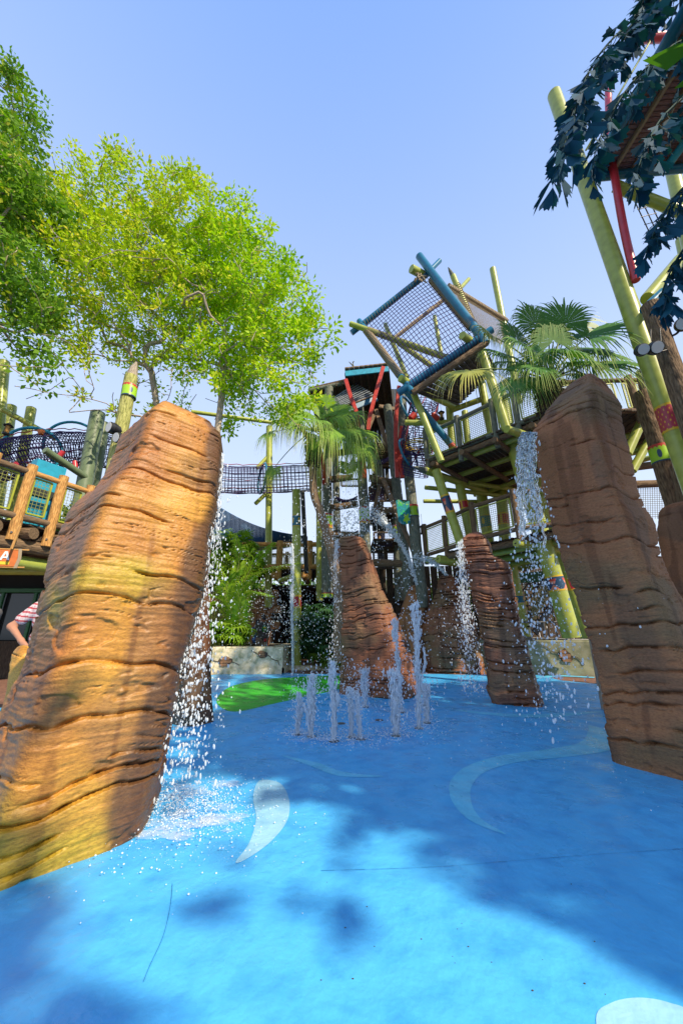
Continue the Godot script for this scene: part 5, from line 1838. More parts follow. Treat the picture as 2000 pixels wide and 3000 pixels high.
func fishtail_frond(o: Node3D, rachis: Array, side_len: float, leaf_l: float, every: float, r: RandomNumberGenerator) -> void:
	# twice divided: a main stem, side stems along it, and on each side stem wedge leaflets with torn ends
	var cv := curve(rachis, 6)
	var st := MB.new()
	var rad := []
	for k in cv.size():
		rad.append(lerpf(0.022, 0.005, float(k) / (cv.size() - 1)))
	st.tube(cv, rad, 6, false)
	var lf := MB.new()
	var run := 0.0
	var next := 0.15
	var total := 0.0
	for k in cv.size() - 1:
		total += (cv[k + 1] - cv[k]).length()
	for k in cv.size() - 1:
		run += (cv[k + 1] - cv[k]).length()
		if run < next:
			continue
		next = run + every
		var t: Vector3 = (cv[k + 1] - cv[k]).normalized()
		var s0 := t.cross(Vector3.UP).normalized()
		for sg in [-1.0, 1.0]:
			var L := side_len * r.randf_range(0.65, 1.1) * (1.0 - 0.45 * run / total)
			var d: Vector3 = (s0 * sg * r.randf_range(0.4, 0.9) + t * 0.8 + Vector3(r.randfn() * 0.15, -0.25, r.randfn() * 0.15)).normalized()
			var pts := [cv[k]]
			for j in 5:
				d = (d + Vector3.DOWN * 0.22 + Vector3(r.randfn(), r.randfn(), r.randfn()) * 0.12).normalized()
				pts.append(pts[-1] + d * L / 5.0)
			st.tube(pts, [0.007, 0.006, 0.005, 0.004, 0.004, 0.003], 4, false)
			for j in range(1, 6):
				for h in ([(1.0 if j % 2 else -1.0)] if j < 5 else [-0.6, 0.6]):
					var dir: Vector3 = (pts[j] - pts[j - 1]).normalized()
					var out: Vector3 = dir.cross(Vector3(r.randfn() * 0.4, 0.4, 1.0)).normalized() * h
					var ax: Vector3 = (dir * 0.75 + out * 0.6 + Vector3.DOWN * 0.55).normalized()
					fishtail(lf, pts[j], ax, leaf_l * r.randf_range(0.8, 1.35), r)
	var shift := lf.v.size()
	lf.v.append_array(st.v)
	lf.n.append_array(st.n)
	lf.uv.append_array(st.uv)
	for k in st.v.size():
		lf.c.append(Color(0.02, 0.07, 0.06))
	for k in st.ix:
		lf.ix.append(k + shift)
	obj("frond", lf, mat.shaded_blue_leaf, o)

func fishtail(mb: MB, p: Vector3, ax: Vector3, l: float, r: RandomNumberGenerator) -> void:
	var nn := ax.cross(Vector3(r.randfn(), r.randfn() * 0.4, r.randfn())).normalized()
	var s := ax.cross(nn)
	mb.col = Color(0.006, 0.05, 0.10).lerp(Color(0.012, 0.085, 0.15), r.randf())  # navy leaf colour has the blue shade and lens flare painted in
	var skew := r.randf_range(-0.5, 0.5)
	var n := 7
	var i := mb.add(p, nn)
	for k in n + 1:
		var e := float(k) / n - 0.5
		var a := e * 0.62 + skew * 0.2
		var ll := l * (1.0 + skew * e * 0.9 - 0.25 * absf(e)) * (1.0 + (0.10 if k % 2 else -0.06) + r.randf_range(-0.06, 0.06))
		mb.add(p + (ax * cos(a) + s * sin(a)) * ll + nn * sin(e * 5.0) * l * 0.06, nn)
	for k in n:
		mb.tri(i, i + 1 + k, i + 2 + k)
	mb.col = Color.WHITE

func make_plants() -> void:
	var r := RandomNumberGenerator.new()
	r.seed = 99
	var bright := [Color(0.36, 0.52, 0.02), Color(0.66, 0.76, 0.03), Color(0.74, 0.66, 0.05)]
	var fresh := [Color(0.27, 0.50, 0.012), Color(0.60, 0.78, 0.025), Color(0.70, 0.70, 0.05)]
	var deep := [Color(0.06, 0.16, 0.03), Color(0.14, 0.27, 0.04), Color(0.28, 0.32, 0.05)]
	var spray_s := leaf_spray(8, 0.115, 0.17, 1)
	var spray_m := leaf_spray(10, 0.12, 0.24, 2)
	var spray_l := leaf_spray(10, 0.26, 0.5, 3)
	# the three trees at the left
	var o := thing("fig_tree", "wide bright green tree with bare pale branches left of centre, above the amber pillar", "tree", at(420, 1330, 9.2))
	tree(o, [Vector3(at(430, 1330, 9.2).x, 0, -9.2), at(430, 1500, 9.2), at(428, 1330, 9.2), at(430, 1240, 9.1)], 0.10, [blob(350, 680, 9.0, 190), blob(540, 720, 9.2, 190), blob(240, 580, 9.0, 110), blob(230, 860, 8.6, 190, 0.8), blob(430, 900, 8.8, 220), blob(90, 950, 8.4, 150, 0.8) + [0.6], blob(150, 1110, 8.2, 170, 0.6) + [0.45], blob(420, 1130, 8.8, 190, 0.5) + [0.3]], 780, 7, spray_s, bright, 5, 0.13, 0.66)
	o = thing("fig_tree", "rounded bright green tree with a dark leaning trunk right of the amber pillar's top", "tree", at(640, 1290, 8.9))
	tree(o, [Vector3(at(628, 1320, 8.9).x, 0, -8.9), at(626, 1450, 8.9), at(632, 1300, 8.9), at(645, 1200, 8.9), at(658, 1080, 8.9)], 0.085, [blob(690, 760, 8.8, 150), blob(800, 890, 8.7, 150), blob(870, 980, 8.6, 100), blob(650, 950, 9.2, 180), blob(790, 1080, 8.6, 150), blob(840, 1180, 8.6, 100, 0.8) + [0.6], blob(620, 1130, 9.0, 130) + [0.6]], 680, 8, spray_s, fresh, 8, 0.12, 0.45)
	o = thing("fig_tree", "dark green tree entering the frame at the far left edge", "tree", at(-150, 1200, 7.0))
	tree(o, [Vector3(-10.6, 0, -6.6), Vector3(-10.4, 2.5, -6.6), Vector3(-10.0, 4.6, -6.6)], 0.14, [blob(10, 320, 7.0, 110), blob(40, 470, 6.8, 100), blob(40, 620, 6.8, 150), blob(110, 640, 6.6, 90), blob(0, 850, 6.6, 170), blob(40, 1050, 6.4, 130, 0.7) + [0.5], blob(-120, 500, 7.0, 200)], 460, 9, spray_s, [Color(0.11, 0.26, 0.03), Color(0.26, 0.44, 0.04), Color(0.46, 0.50, 0.05)], 12, 0.14)
	# trees that stand further back
	var k := 0
	for s in [[-9.5, -24, 5.5, 3.6, "bushy tree behind the log bridge at the left"], [-4.5, -27, 4.2, 3.4, "low rounded tree seen between the log bridge and the totem post"], [1.0, -29, 4.4, 3.8, "dim green tree behind the central tower"], [6.0, -27, 4.6, 4.0, "leafy tree seen under the right hand decks, behind the lower railing"], [11.0, -26, 4.4, 4.2, "sunlit leafy tree behind the steel staircase"], [17.5, -24, 5.2, 4.4, "leafy tree beyond the far right bridge mesh"], [-15.0, -20, 7.5, 4.6, "leafy tree behind the rope tunnel at the far left"]]:
		o = thing("background_tree", s[4], "tree", Vector3(s[0], 0, s[1]), "trees standing behind the play towers")
		var b := Vector3(s[0], 0, s[1])
		var hh: float = s[2]
		tree(o, [b, b + Vector3(0.1, hh * 0.35, 0), b + Vector3(0.0, hh * 0.55, 0)], 0.18, [[b + Vector3(0, hh * 0.72, 0), Vector3(s[3], hh * 0.34, 2.4)], [b + Vector3(s[3] * 0.4, hh * 0.45, 0.6), Vector3(s[3] * 0.7, hh * 0.36, 1.8)], [b + Vector3(-s[3] * 0.5, hh * 0.4, 0.6), Vector3(s[3] * 0.6, hh * 0.36, 1.8)]], 110, 14, spray_l, deep if k % 2 else [Color(0.05, 0.12, 0.02), Color(0.11, 0.2, 0.025), Color(0.2, 0.22, 0.03)], 40 + k, 0.45)
		k += 1
	# unseen trees added off frame, crowns shaped to throw shade over the pool
	o = thing("added_shade_tree", "large leafy tree added unseen outside the right edge, shading the right of the pool", "tree", Vector3(9.5, 0, 1.0))
	tree(o, [Vector3(9.5, 0, 1.0), Vector3(9.4, 2.5, 0.9), Vector3(8.8, 4.4, 0.7)], 0.3, [[Vector3(5.6, 6.0, -0.3), Vector3(2.0, 1.0, 1.35)], [Vector3(8.0, 6.2, 1.75), Vector3(2.3, 1.1, 1.7)], [Vector3(10.6, 6.8, -1.2), Vector3(2.0, 1.6, 1.6)]], 440, 22, spray_l, deep, 60, 0.34)
	o = thing("added_shade_tree", "smaller leafy tree added behind the photographer, shading the near left corner of the pool", "tree", Vector3(3.6, 0, 6.0))
	tree(o, [Vector3(3.6, 0, 6.0), Vector3(3.6, 2.5, 5.8), Vector3(3.5, 4.6, 5.4)], 0.16, [[Vector3(3.0, 6.2, 4.15), Vector3(0.7, 0.45, 0.5)]], 50, 20, spray_l, deep, 61, 0.2)
	# fan palms
	var palm := [Color(0.14, 0.30, 0.04), Color(0.27, 0.45, 0.06), Color(0.72, 0.70, 0.34)]
	o = thing("fan_palm", "tall leaning fan palm with drooping fronds in front of the central tower", "palm", at(985, 1740, 11.6))
	var heart := at(918, 1262, 11.4)
	var tr := MB.new()
	var tp := curve([Vector3(at(992, 1790, 11.4).x, 0.3, -11.4), at(992, 1770, 11.4), at(985, 1690, 11.4), at(966, 1600, 11.4), at(940, 1505, 11.4), at(921, 1452, 11.4), at(916, 1400, 11.4), at(914, 1335, 11.4)], 10)
	var rd := []
	for q in tp.size():
		rd.append(lerpf(0.16, 0.115, float(q) / tp.size()) + 0.008 * (q % 2))
	tr.tube(tp, rd, 12)
	obj("trunk", tr, mat.pale_plank, o)
	fibre_head(o, at(917, 1290, 11.4), at(914, 1365, 11.4), 0.24, 3)
	fan_palm(o, heart, [[868, 1212, -0.5, -0.7, 78, 0.3], [905, 1196, 0.0, -1.0, 84, -0.2], [962, 1218, 0.6, -0.7, 88, 0.1], [1010, 1226, 0.9, -0.3, 88, 0.2], [975, 1262, 0.5, 0.2, 82, -0.6, 1.3], [1046, 1296, 0.6, 0.5, 84, -0.3, 1.2], [1050, 1266, 1.0, 0.1, 80, 0.3], [838, 1236, -1.0, -0.1, 66, 0.5], [795, 1268, -0.7, 0.2, 56, 0.4], [802, 1372, -0.3, 0.6, 50, 0.2], [1022, 1356, 0.4, 0.8, 58, -0.2], [918, 1232, 0.0, 0.0, 80, -0.6, 1.2], [885, 1250, -0.5, 0.1, 70, -0.3], [948, 1186, 0.3, -0.9, 70, 0.5], [1000, 1262, 0.8, 0.4, 80, 0.0, 1.2], [850, 1200, -0.8, -0.6, 62, 0.2], [932, 1275, 0.2, 0.6, 70, -0.5, 1.3], [1020, 1255, 0.8, 0.2, 75, -0.3, 1.3], [890, 1225, -0.3, -0.4, 74, -0.4, 1.2], [1062, 1320, 0.5, 0.9, 60, 0.1, 1.2], [985, 1215, 0.5, -0.5, 80, -0.2, 1.2]], 11.4, 1.0, palm, 71, 1.2)
	o = thing("fan_palm", "large fan palm with spreading fronds behind the top of the tallest pillar", "palm", at(1612, 1230, 6.0))
	heart = at(1612, 1118, 6.0)
	tr = MB.new()
	var foot := at(1625, 1230, 6.0)
	tr.tube([Vector3(foot.x, 0.0, foot.z), Vector3(foot.x, 1.5, foot.z), foot, at(1612, 1140, 6.0)], [0.2, 0.17, 0.16, 0.16], 12)
	obj("trunk", tr, mat.bark, o)
	fibre_head(o, at(1610, 1112, 6.0), at(1612, 1205, 6.0), 0.22, 5)
	var palm2 := [Color(0.06, 0.19, 0.045), Color(0.14, 0.30, 0.06), Color(0.60, 0.60, 0.24)]
	fan_palm(o, heart, [[1512, 992, -0.4, -0.9, 105, 0.2], [1566, 950, -0.15, -1.0, 110, 0.3], [1655, 948, 0.35, -1.0, 135, -0.1, 0.5], [1722, 985, 0.95, -0.45, 150, -0.2, 0.7], [1735, 1070, 1.0, -0.1, 155, -0.1, 0.7], [1590, 1030, -0.5, 0.5, 90, -0.4], [1650, 1035, 0.15, 0.1, 100, -0.5], [1540, 1065, -0.8, 0.1, 95, -0.2], [1505, 1115, -0.7, 0.6, 85, -0.3], [1378, 1086, -0.9, 0.35, 118, -0.5, 0.9], [1690, 1095, 0.7, 0.5, 80, 0.1], [1700, 1020, 0.9, 0.2, 120, 0.3], [1480, 1040, -1.0, -0.2, 100, 0.3], [1440, 985, -0.7, -0.5, 80, 0.4], [1610, 985, 0.1, -0.8, 105, 0.5], [1560, 1110, -0.5, 0.7, 75, -0.2], [1620, 1000, -0.1, -0.6, 95, -0.3], [1680, 1060, 0.6, 0.1, 95, -0.4], [1545, 1015, -0.6, -0.3, 95, -0.3], [1580, 1075, -0.3, 0.3, 80, -0.6], [1760, 1030, 0.9, 0.2, 110, 0.4], [1500, 1060, -0.9, 0.2, 85, 0.2]], 6.0, 0.75, palm2, 72, 1.22)
	# feather palm in the left planter
	var feath := [Color(0.16, 0.34, 0.025), Color(0.36, 0.54, 0.04)]
	o = thing("feather_palm", "clump of bright feather palms in the left planter, fronds arching right", "palm", at(690, 1890, 12.0))
	var base := at(692, 1888, 12.2)
	for s in [[[690, 1760], [760, 1680], [880, 1650], 0.2], [[705, 1740], [745, 1650], [800, 1592], 0.0], [[690, 1720], [700, 1640], [690, 1570], 0.3], [[670, 1740], [640, 1660], [600, 1600], 0.3], [[700, 1790], [740, 1740], [795, 1745], -0.3], [[690, 1800], [700, 1740], [745, 1690], -0.4], [[680, 1800], [660, 1730], [690, 1680], -0.5], [[700, 1840], [705, 1780], [695, 1720], -0.6], [[670, 1780], [610, 1740], [560, 1730], 0.0], [[660, 1800], [625, 1770], [600, 1800], -0.3], [[700, 1700], [730, 1620], [690, 1610], 0.5], [[650, 1720], [610, 1660], [560, 1640], 0.5]]:
		var lf := MB.new()
		var stm := MB.new()
		feather(lf, stm, [base + Vector3(r.randf_range(-0.25, 0.25), 0, r.randf_range(-0.2, 0.2)), at(s[0][0], s[0][1], 12.0 + s[3] * 0.5), at(s[1][0], s[1][1], 11.9 + s[3]), at(s[2][0], s[2][1], 11.7 + s[3])], 44, 0.62, 0.05, 1.0, r, feath)
		var fo := obj("frond", lf, mat.palm_leaf, o)
		obj("stem", stm, mat.petiole, fo)
	# shrubs: small palmate leaves on many stems
	var hand := MB.new()
	hand.col = Color.WHITE
	fan_leaf(hand, Vector3.ZERO, Vector3(0, 0.3, 1), Vector3(0, 1, -0.3), 0.34, 9, 0.6, 3.0, r, [Color.WHITE, Color(0.9, 0.9, 0.9), Color.WHITE])
	var hand_mesh := hand.mesh()
	for s in [["lady_palm_shrub", 955, 1850, 12.9, 1.1, 1.75, 430, [Color(0.035, 0.11, 0.045), Color(0.08, 0.20, 0.07)], "dark lady palm shrub with narrow fingered leaves left of the middle pillar"], ["leafy_shrub", 660, 1640, 13.2, 1.3, 2.2, 420, [Color(0.12, 0.28, 0.025), Color(0.30, 0.46, 0.035)], "tall leafy shrub right of the amber pillar's waterfall, behind the feather palms"], ["planter_shrub", 655, 1850, 11.9, 0.9, 0.55, 190, [Color(0.14, 0.32, 0.025), Color(0.32, 0.5, 0.04)], "low bright fern like plants along the top of the left planter"], ["low_plants", 985, 1925, 12.6, 0.8, 0.3, 60, [Color(0.08, 0.2, 0.02), Color(0.2, 0.32, 0.04)], "small pale green plants in the bed behind the stone kerb"]]:
		var c := at(s[1], s[2], s[3])
		var sh := thing(s[0], s[8], "shrub", Vector3(c.x, 0, c.z))
		var places := []
		var colors := []
		var stems := MB.new()
		for q in s[6]:
			var d := Vector3(r.randfn(), r.randfn(), r.randfn()).normalized() * pow(r.randf(), 0.4)
			var p := Vector3(c.x + d.x * s[4], c.y + d.y * s[5] * 0.55, c.z + d.z * 0.7)
			p.y = maxf(p.y, 0.15)
			var out := Vector3(d.x + r.randfn() * 0.5, 0.3 + r.randfn() * 0.4, d.z + 0.35 + r.randfn() * 0.5)
			places.append(Transform3D(Basis.looking_at(out, Vector3.UP).rotated(out.normalized(), r.randf_range(-0.5, 0.5)).rotated(Vector3.UP, PI) * Basis().scaled(Vector3.ONE * r.randf_range(0.7, 1.3)), p))
			colors.append(s[7][0].lerp(s[7][1], r.randf()))
			if q % 8 == 0:
				stems.tube([Vector3(c.x + d.x * s[4] * 0.4, 0, c.z + d.z * 0.3), p], [0.012, 0.006], 4, false)
		obj("stems", stems, mat.petiole, sh)
		scatter("foliage", hand_mesh, mat.palm_leaf, places, colors, sh)
	# fishtail palm hanging into the upper right corner
	o = thing("fishtail_palm", "dark fishtail palm fronds hanging into the upper right corner", "palm", Vector3(5.2, 0, -2.2))
	for s in [[[[2150, -150, 3.4], [1980, -30, 3.1], [1850, 60, 2.9], [1740, 180, 2.7], [1680, 330, 2.6], [1640, 470, 2.55]], 0.78, 0.235, 0.20], [[[2200, 120, 3.6], [2020, 110, 3.3], [1880, 210, 3.1], [1790, 330, 3.0], [1740, 450, 2.9]], 0.75, 0.225, 0.24], [[[2200, 330, 3.4], [2060, 260, 3.3], [1950, 330, 3.2], [1890, 430, 3.1], [1860, 520, 3.05]], 0.62, 0.21, 0.30], [[[2200, 560, 3.0], [2080, 500, 2.9], [1990, 560, 2.8], [1930, 650, 2.75], [1890, 740, 2.7]], 0.42, 0.17, 0.17], [[[2200, 700, 2.9], [2090, 650, 2.9], [2010, 720, 2.8], [1960, 800, 2.8], [1930, 880, 2.8]], 0.40, 0.17, 0.17], [[[2180, -300, 3.2], [2060, -180, 3.0], [1950, -90, 2.9], [1880, 0, 2.8], [1840, 90, 2.8]], 0.7, 0.235, 0.22]]:
		var pts := []
		for p in s[0]:
			pts.append(at(p[0], p[1], p[2]))
		fishtail_frond(o, pts, s[1], s[2], s[3], r)
	var ft := MB.new()
	ft.tube([Vector3(5.2, 0, -2.2), Vector3(5.1, 3, -2.3), Vector3(4.9, 7.5, -2.6)], [0.16, 0.13, 0.07], 10)
	obj("trunk", ft, mat.bark, o)

# ---------- water ----------
func drop_mesh() -> ArrayMesh:
	var b := MB.new()
	b.ball(Vector3.ZERO, Vector3.RIGHT, Vector3.UP, Vector3.BACK, 7, 5)
	return b.mesh()

func drop_at(p: Vector3, r: float, stretch: float, along: Vector3) -> Transform3D:
	var y := along.normalized()
	var x := y.cross(Vector3(0.3, 0.2, 0.9)).normalized()
	return Transform3D(Basis(x * r, y * r * stretch, x.cross(y) * r), p)

func strand(mb: MB, pts: Array, r0: float, r1: float, rough: float, sd: float, sides := 8) -> void:  # a ragged rope of water
	var first := mb.v.size()
	mb.tube(pts, r0, sides, false)
	var m := pts.size()
	for k in m:
		var e := float(k) / (m - 1)
		var r := lerpf(r0, r1, e)
		for j in sides + 1:
			var i := first + k * (sides + 1) + j
			var d := mb.n[i]
			var a := float(j % sides)
			var w := 1.0 + rough * noise_b.get_noise_3d(pts[k].x * 14.0 + a * 0.7 + sd, pts[k].y * 16.0, pts[k].z * 14.0 + a) + rough * 0.7 * noise_b.get_noise_3d(a * 1.3 + sd, pts[k].y * 42.0, sd * 3.0)
			if k == 0 or k == m - 1:
				w = 0.05
			mb.v[i] = pts[k] + d * r * maxf(w, 0.06)

func fall_path(lip: Vector3, v: Vector3, drop: float, steps: int, r: RandomNumberGenerator, shake: float) -> Array:
	var pts := []
	var total := sqrt(2.0 * drop / 9.8)
	for k in steps + 1:
		var t := total * k / steps
		pts.append(lip + v * t + Vector3.DOWN * 4.9 * t * t + Vector3(r.randfn(), 0, r.randfn()) * shake * t)
	return pts

func waterfall(o: Node3D, lip_a: Vector3, lip_b: Vector3, v: Vector3, strands: int, sheet_drop: float, whole_drop: float, thick: float, drops: int, drop_r: float, spread: float, m: String, dm: Mesh, r: RandomNumberGenerator) -> void:
	var mb := MB.new()
	for k in strands:
		var lip := lip_a.lerp(lip_b, (k + r.randf()) / strands)
		var vel := v * r.randf_range(0.65, 1.2) + Vector3(r.randfn(), 0, r.randfn()) * 0.05
		var pts := fall_path(lip, vel, sheet_drop * r.randf_range(0.45, 1.0), 34, r, 0.035)
		strand(mb, pts, thick * r.randf_range(0.7, 1.3), thick * 0.3, 1.1, k * 3.1)
	obj("water_sheet", mb, mat[m], o)
	var places := []
	for k in int(drops * 0.45):  # streaks near the lip
		var y := sheet_drop * 1.35 * pow(r.randf(), 1.4)
		var t := sqrt(2.0 * y / 9.8)
		var p := lip_a.lerp(lip_b, r.randf()) + v * t * r.randf_range(0.7, 1.2) + Vector3.DOWN * y + Vector3(r.randfn(), 0, r.randfn()) * (0.008 + 0.05 * t)
		places.append(drop_at(p, drop_r * (0.3 + 0.6 * r.randf()), 2.0 + 5.0 * r.randf() * maxf(1.0 - 0.6 * y / sheet_drop, 0.1), Vector3(v.x * 0.2 + r.randfn() * 0.05, -1, r.randfn() * 0.05)))
	for k in drops:
		var e := pow(r.randf(), 0.8)
		var lip := lip_a.lerp(lip_b, r.randf())
		var y := whole_drop * e
		var t := sqrt(2.0 * y / 9.8)
		var p := lip + v * t * r.randf_range(0.4, 1.35) + Vector3.DOWN * y + Vector3(r.randfn(), r.randfn() * 0.4, r.randfn()) * spread * (0.08 + t)
		if p.y > 0.01:
			places.append(drop_at(p, drop_r * pow(r.randf(), 1.7) * 1.6 + drop_r * 0.25, 1.0 + 1.6 * r.randf(), Vector3(v.x * 0.3 + r.randfn() * 0.15, -1, r.randfn() * 0.15)))
	scatter("falling_drops", dm, mat.spray, places, [], o)

func jet(label: String, bx: float, by: float, ty: float, lean: float, wpx: float, dm: Mesh, r: RandomNumberGenerator, group := "water jets rising from the pool floor") -> void:
	var base := on(bx, by, 0.0)
	var d := -base.z
	var top := at(bx + lean, ty, d)
	var o := thing("water_jet", label, "water jet", base, group)
	var mb := MB.new()
	var w := wpx * (d * cos(deg_to_rad(PITCH)) + (base.y - EYE.y) * sin(deg_to_rad(PITCH))) / FOCAL * 0.5
	var h := top.y
	for k in 4:
		var pts := []
		var hh := h * (1.0 if k == 0 else r.randf_range(0.45, 0.95))
		var off := Vector3(r.randfn(), 0, r.randfn()) * w * 0.5
		var ph := r.randf() * 6.0
		var m := maxi(14, int(hh / 0.018))
		for j in m + 1:
			var e := float(j) / m
			pts.append(base + off * e + (top - base) * e * hh / h + Vector3(sin(e * 9.0 + ph), 0, cos(e * 7.0 + ph)) * w * 0.35 * e)
		strand(mb, pts, w * r.randf_range(0.16, 0.3), w * r.randf_range(0.18, 0.4), 2.0, bx + k * 7.0, 9)
	obj("water_column", mb, mat.froth, o)
	var places := []
	for k in 420:  # streaks of torn water close to the axis
		var e := pow(r.randf(), 0.8)
		var p := base + (top - base) * e + Vector3(r.randfn(), r.randfn() * 0.3, r.randfn()) * w * (0.22 + 0.25 * e)
		if p.y > 0.01:
			places.append(drop_at(p, w * 0.05 + w * 0.11 * r.randf() * r.randf(), 2.0 + 3.5 * r.randf(), Vector3(r.randfn() * 0.08, 1, r.randfn() * 0.08)))
	for k in 260:
		var e := pow(r.randf(), 0.6)
		var p := base + (top - base) * e * 1.08 + Vector3(r.randfn(), r.randfn() * 0.5, r.randfn()) * w * (0.5 + 1.6 * e)
		if p.y > 0.01:
			places.append(drop_at(p, w * 0.10 * r.randf() + 0.002, 1.0 + r.randf(), Vector3(r.randfn() * 0.3, 1, r.randfn() * 0.3)))
	for k in 260:  # the splash where it comes down
		var a := r.randf() * TAU
		var q := absf(r.randfn()) * 0.13
		places.append(drop_at(base + Vector3(cos(a) * q * 1.5, 0.004 + absf(r.randfn()) * 0.025, sin(a) * q * 1.5), 0.002 + 0.006 * r.randf(), 0.6, Vector3.UP))
	scatter("flying_drops", dm, mat.spray, places, [], o)

func arc(label: String, ctrl: Array, d: float, r0: float, dm: Mesh, drops: int, r: RandomNumberGenerator) -> void:
	var pts := []
	for p in ctrl:
		pts.append(at(p[0], p[1], d))
	var cv := curve(pts, 14)
	var o := thing("water_arc", label, "water jet", pts[0], "arching jets from the rocks")
	var mb := MB.new()
	strand(mb, cv.slice(0, int(cv.size() * 0.6)), r0, r0 * 1.6, 1.2, 5.0, 7)
	obj("water_stream", mb, mat.froth, o)
	var places := []
	for k in drops:
		var e := r.randf()
		var i := int(e * (cv.size() - 1))
		var p: Vector3 = cv[i] + Vector3(r.randfn(), r.randfn(), r.randfn()) * r0 * (0.8 + 7.0 * e * e)
		if e > 0.7:
			p += Vector3.DOWN * absf(r.randfn()) * (e - 0.7) * 3.0
		places.append(drop_at(p, r0 * (0.2 + 0.6 * r.randf()), 1.0 + r.randf(), Vector3(r.randfn(), r.randfn(), r.randfn())))
	scatter("flying_drops", dm, mat.spray, places, [], o)

func make_water() -> void:
	var r := RandomNumberGenerator.new()
	r.seed = 321
	var dm := drop_mesh()
	var o := thing("waterfall", "white waterfall pouring down the right edge of the amber pillar", "waterfall", at(640, 1320, 2.75), "waterfalls off the rock pillars")
	waterfall(o, at(585, 1262, 2.75), at(652, 1330, 2.85), Vector3(0.10, 0, 0.05), 14, 1.4, 2.45, 0.006, 2600, 0.0050, 0.14, "froth", dm, r)
	o = thing("waterfall", "clear rippling waterfall off the left lip of the tallest pillar", "waterfall", at(1550, 1270, 3.6), "waterfalls off the rock pillars")
	waterfall(o, at(1542, 1270, 3.6), at(1572, 1268, 3.7), Vector3(-0.46, 0.05, 0.10), 8, 1.5, 2.9, 0.007, 1000, 0.0060, 0.15, "froth", dm, r)
	var cl := MB.new()
	for k in 8:
		var pts := fall_path(at(1538 + k * 4.2, 1272, 3.6 + 0.02 * k), Vector3(-0.52 + 0.03 * k, 0.05, 0.1), r.randf_range(0.6, 1.4), 44, r, 0.03)
		strand(cl, pts, 0.026, 0.012, 1.1, k * 5.0, 10)
	obj("clear_sheet", cl, mat.clear_water, o)
	o = thing("waterfall", "thin sprinkling waterfall off the left side of the layered pillar", "waterfall", at(1345, 1590, 6.6), "waterfalls off the rock pillars")
	waterfall(o, at(1340, 1590, 6.5), at(1356, 1582, 6.7), Vector3(-0.12, 0, 0.1), 4, 1.2, 2.55, 0.006, 1100, 0.0072, 0.13, "froth", dm, r)
	o = thing("waterfall", "fine sprinkling water round the head of the middle pillar", "waterfall", at(1030, 1572, 7.6), "waterfalls off the rock pillars")
	waterfall(o, at(982, 1585, 7.5), at(994, 1578, 7.7), Vector3(-0.1, 0, 0.05), 4, 1.0, 2.6, 0.008, 520, 0.006, 0.12, "froth", dm, r)
	# the cluster of jets
	for s in [["short pale jet at the left end of the jet cluster", 872, 2152, 2030, 4, 24], ["thick frothy jet, second from the left in the cluster", 912, 2158, 1976, 2, 34], ["tall slim jet with a splashing tip, third from the left", 978, 2172, 1938, -4, 32], ["low twin jet left of the cluster's centre", 1030, 2160, 2016, -6, 26], ["low jet leaning right at the centre of the cluster", 1056, 2166, 2026, -14, 24], ["short jet at the back, right below the middle pillar", 1070, 2072, 1960, -4, 26], ["broad torn jet right of the centre of the cluster", 1160, 2156, 1962, -8, 40], ["tall thin jet with a white blob at its head", 1176, 2088, 1815, -22, 22], ["tallest jet of the cluster, breaking up at the top", 1226, 2134, 1768, -8, 34], ["short jet at the right end of the cluster", 1250, 2118, 2005, -4, 28]]:
		jet(s[0], s[1], s[2], s[3], s[4], s[5], dm, r)
	jet("tall thin single jet in front of the totem post", 858, 1980, 1592, -4, 17, dm, r, "")
	for s in [[1152, 1850, 5.9, 0.075, 0.13], [1218, 1785, 4.95, 0.05, 0.07], [1222, 1958, 4.9, 0.05, 0.06]]:
		var head := MB.new()
		var c := at(s[0], s[1], s[2])
		for k in 9:
			var q := c + Vector3(r.randfn() * s[3] * 0.35, r.randfn() * s[4] * 0.5, r.randfn() * s[3] * 0.35)
			strand(head, [q + Vector3(0.01, s[4] * 0.5, 0), q + Vector3(0.006, s[4] * 0.3, 0), q, q - Vector3(0.006, s[4] * 0.3, 0), q - Vector3(0.01, s[4] * 0.6, 0)], s[3] * 0.4, s[3] * 0.25, 1.0, k * 2.0, 9)
		tag(obj("water_burst", head, mat.froth), ["torn white water blob thrown up left of the tallest jet", "frothy burst at the head of the tallest jet", "white splash halfway up the tallest jet"][[1152, 1218, 1222].find(s[0])], "splash")
	arc("long arc of water thrown left from the small square rock", [[1222, 1712], [1192, 1628], [1150, 1560], [1105, 1512], [1050, 1492], [1000, 1520]], 12.3, 0.035, dm, 1500, r)
	arc("short arc of water thrown left from the cone rock", [[1308, 1686], [1275, 1652], [1240, 1637], [1205, 1648], [1175, 1690]], 11.8, 0.032, dm, 420, r)
	# fine spray hanging in the air, and what has splashed on the floor
	for s in [["mist of drops in the air before the central tower", 1025, 1520, 9.5, 1.25, 0.85, 0.8, 1900, 0.0075], ["mist of drops before the dark grotto", 838, 1800, 10.2, 1.25, 1.05, 0.7, 2000, 0.0062], ["drops spreading between the cone rock and the layered pillar", 1370, 1850, 8.2, 0.65, 0.9, 0.8, 700, 0.006], ["stray drops falling at the right before the stairs", 1600, 1850, 4.3, 0.35, 0.65, 0.4, 420, 0.0045]]:
		var places := []
		var c := at(s[1], s[2], s[3])
		for k in s[7]:
			var p := c + Vector3(r.randfn() * s[4] * 0.6, r.randfn() * s[5] * 0.6, r.randfn() * s[6])
			if p.y > 0.02:
				places.append(drop_at(p, s[8] * (0.35 + pow(r.randf(), 2.5) * 1.9), 1.0 + 0.8 * r.randf(), Vector3(r.randfn() * 0.3, 1, 0)))
		tag(scatter("spray", dm, mat.spray, places, []), s[0], "spray")
	var places := []
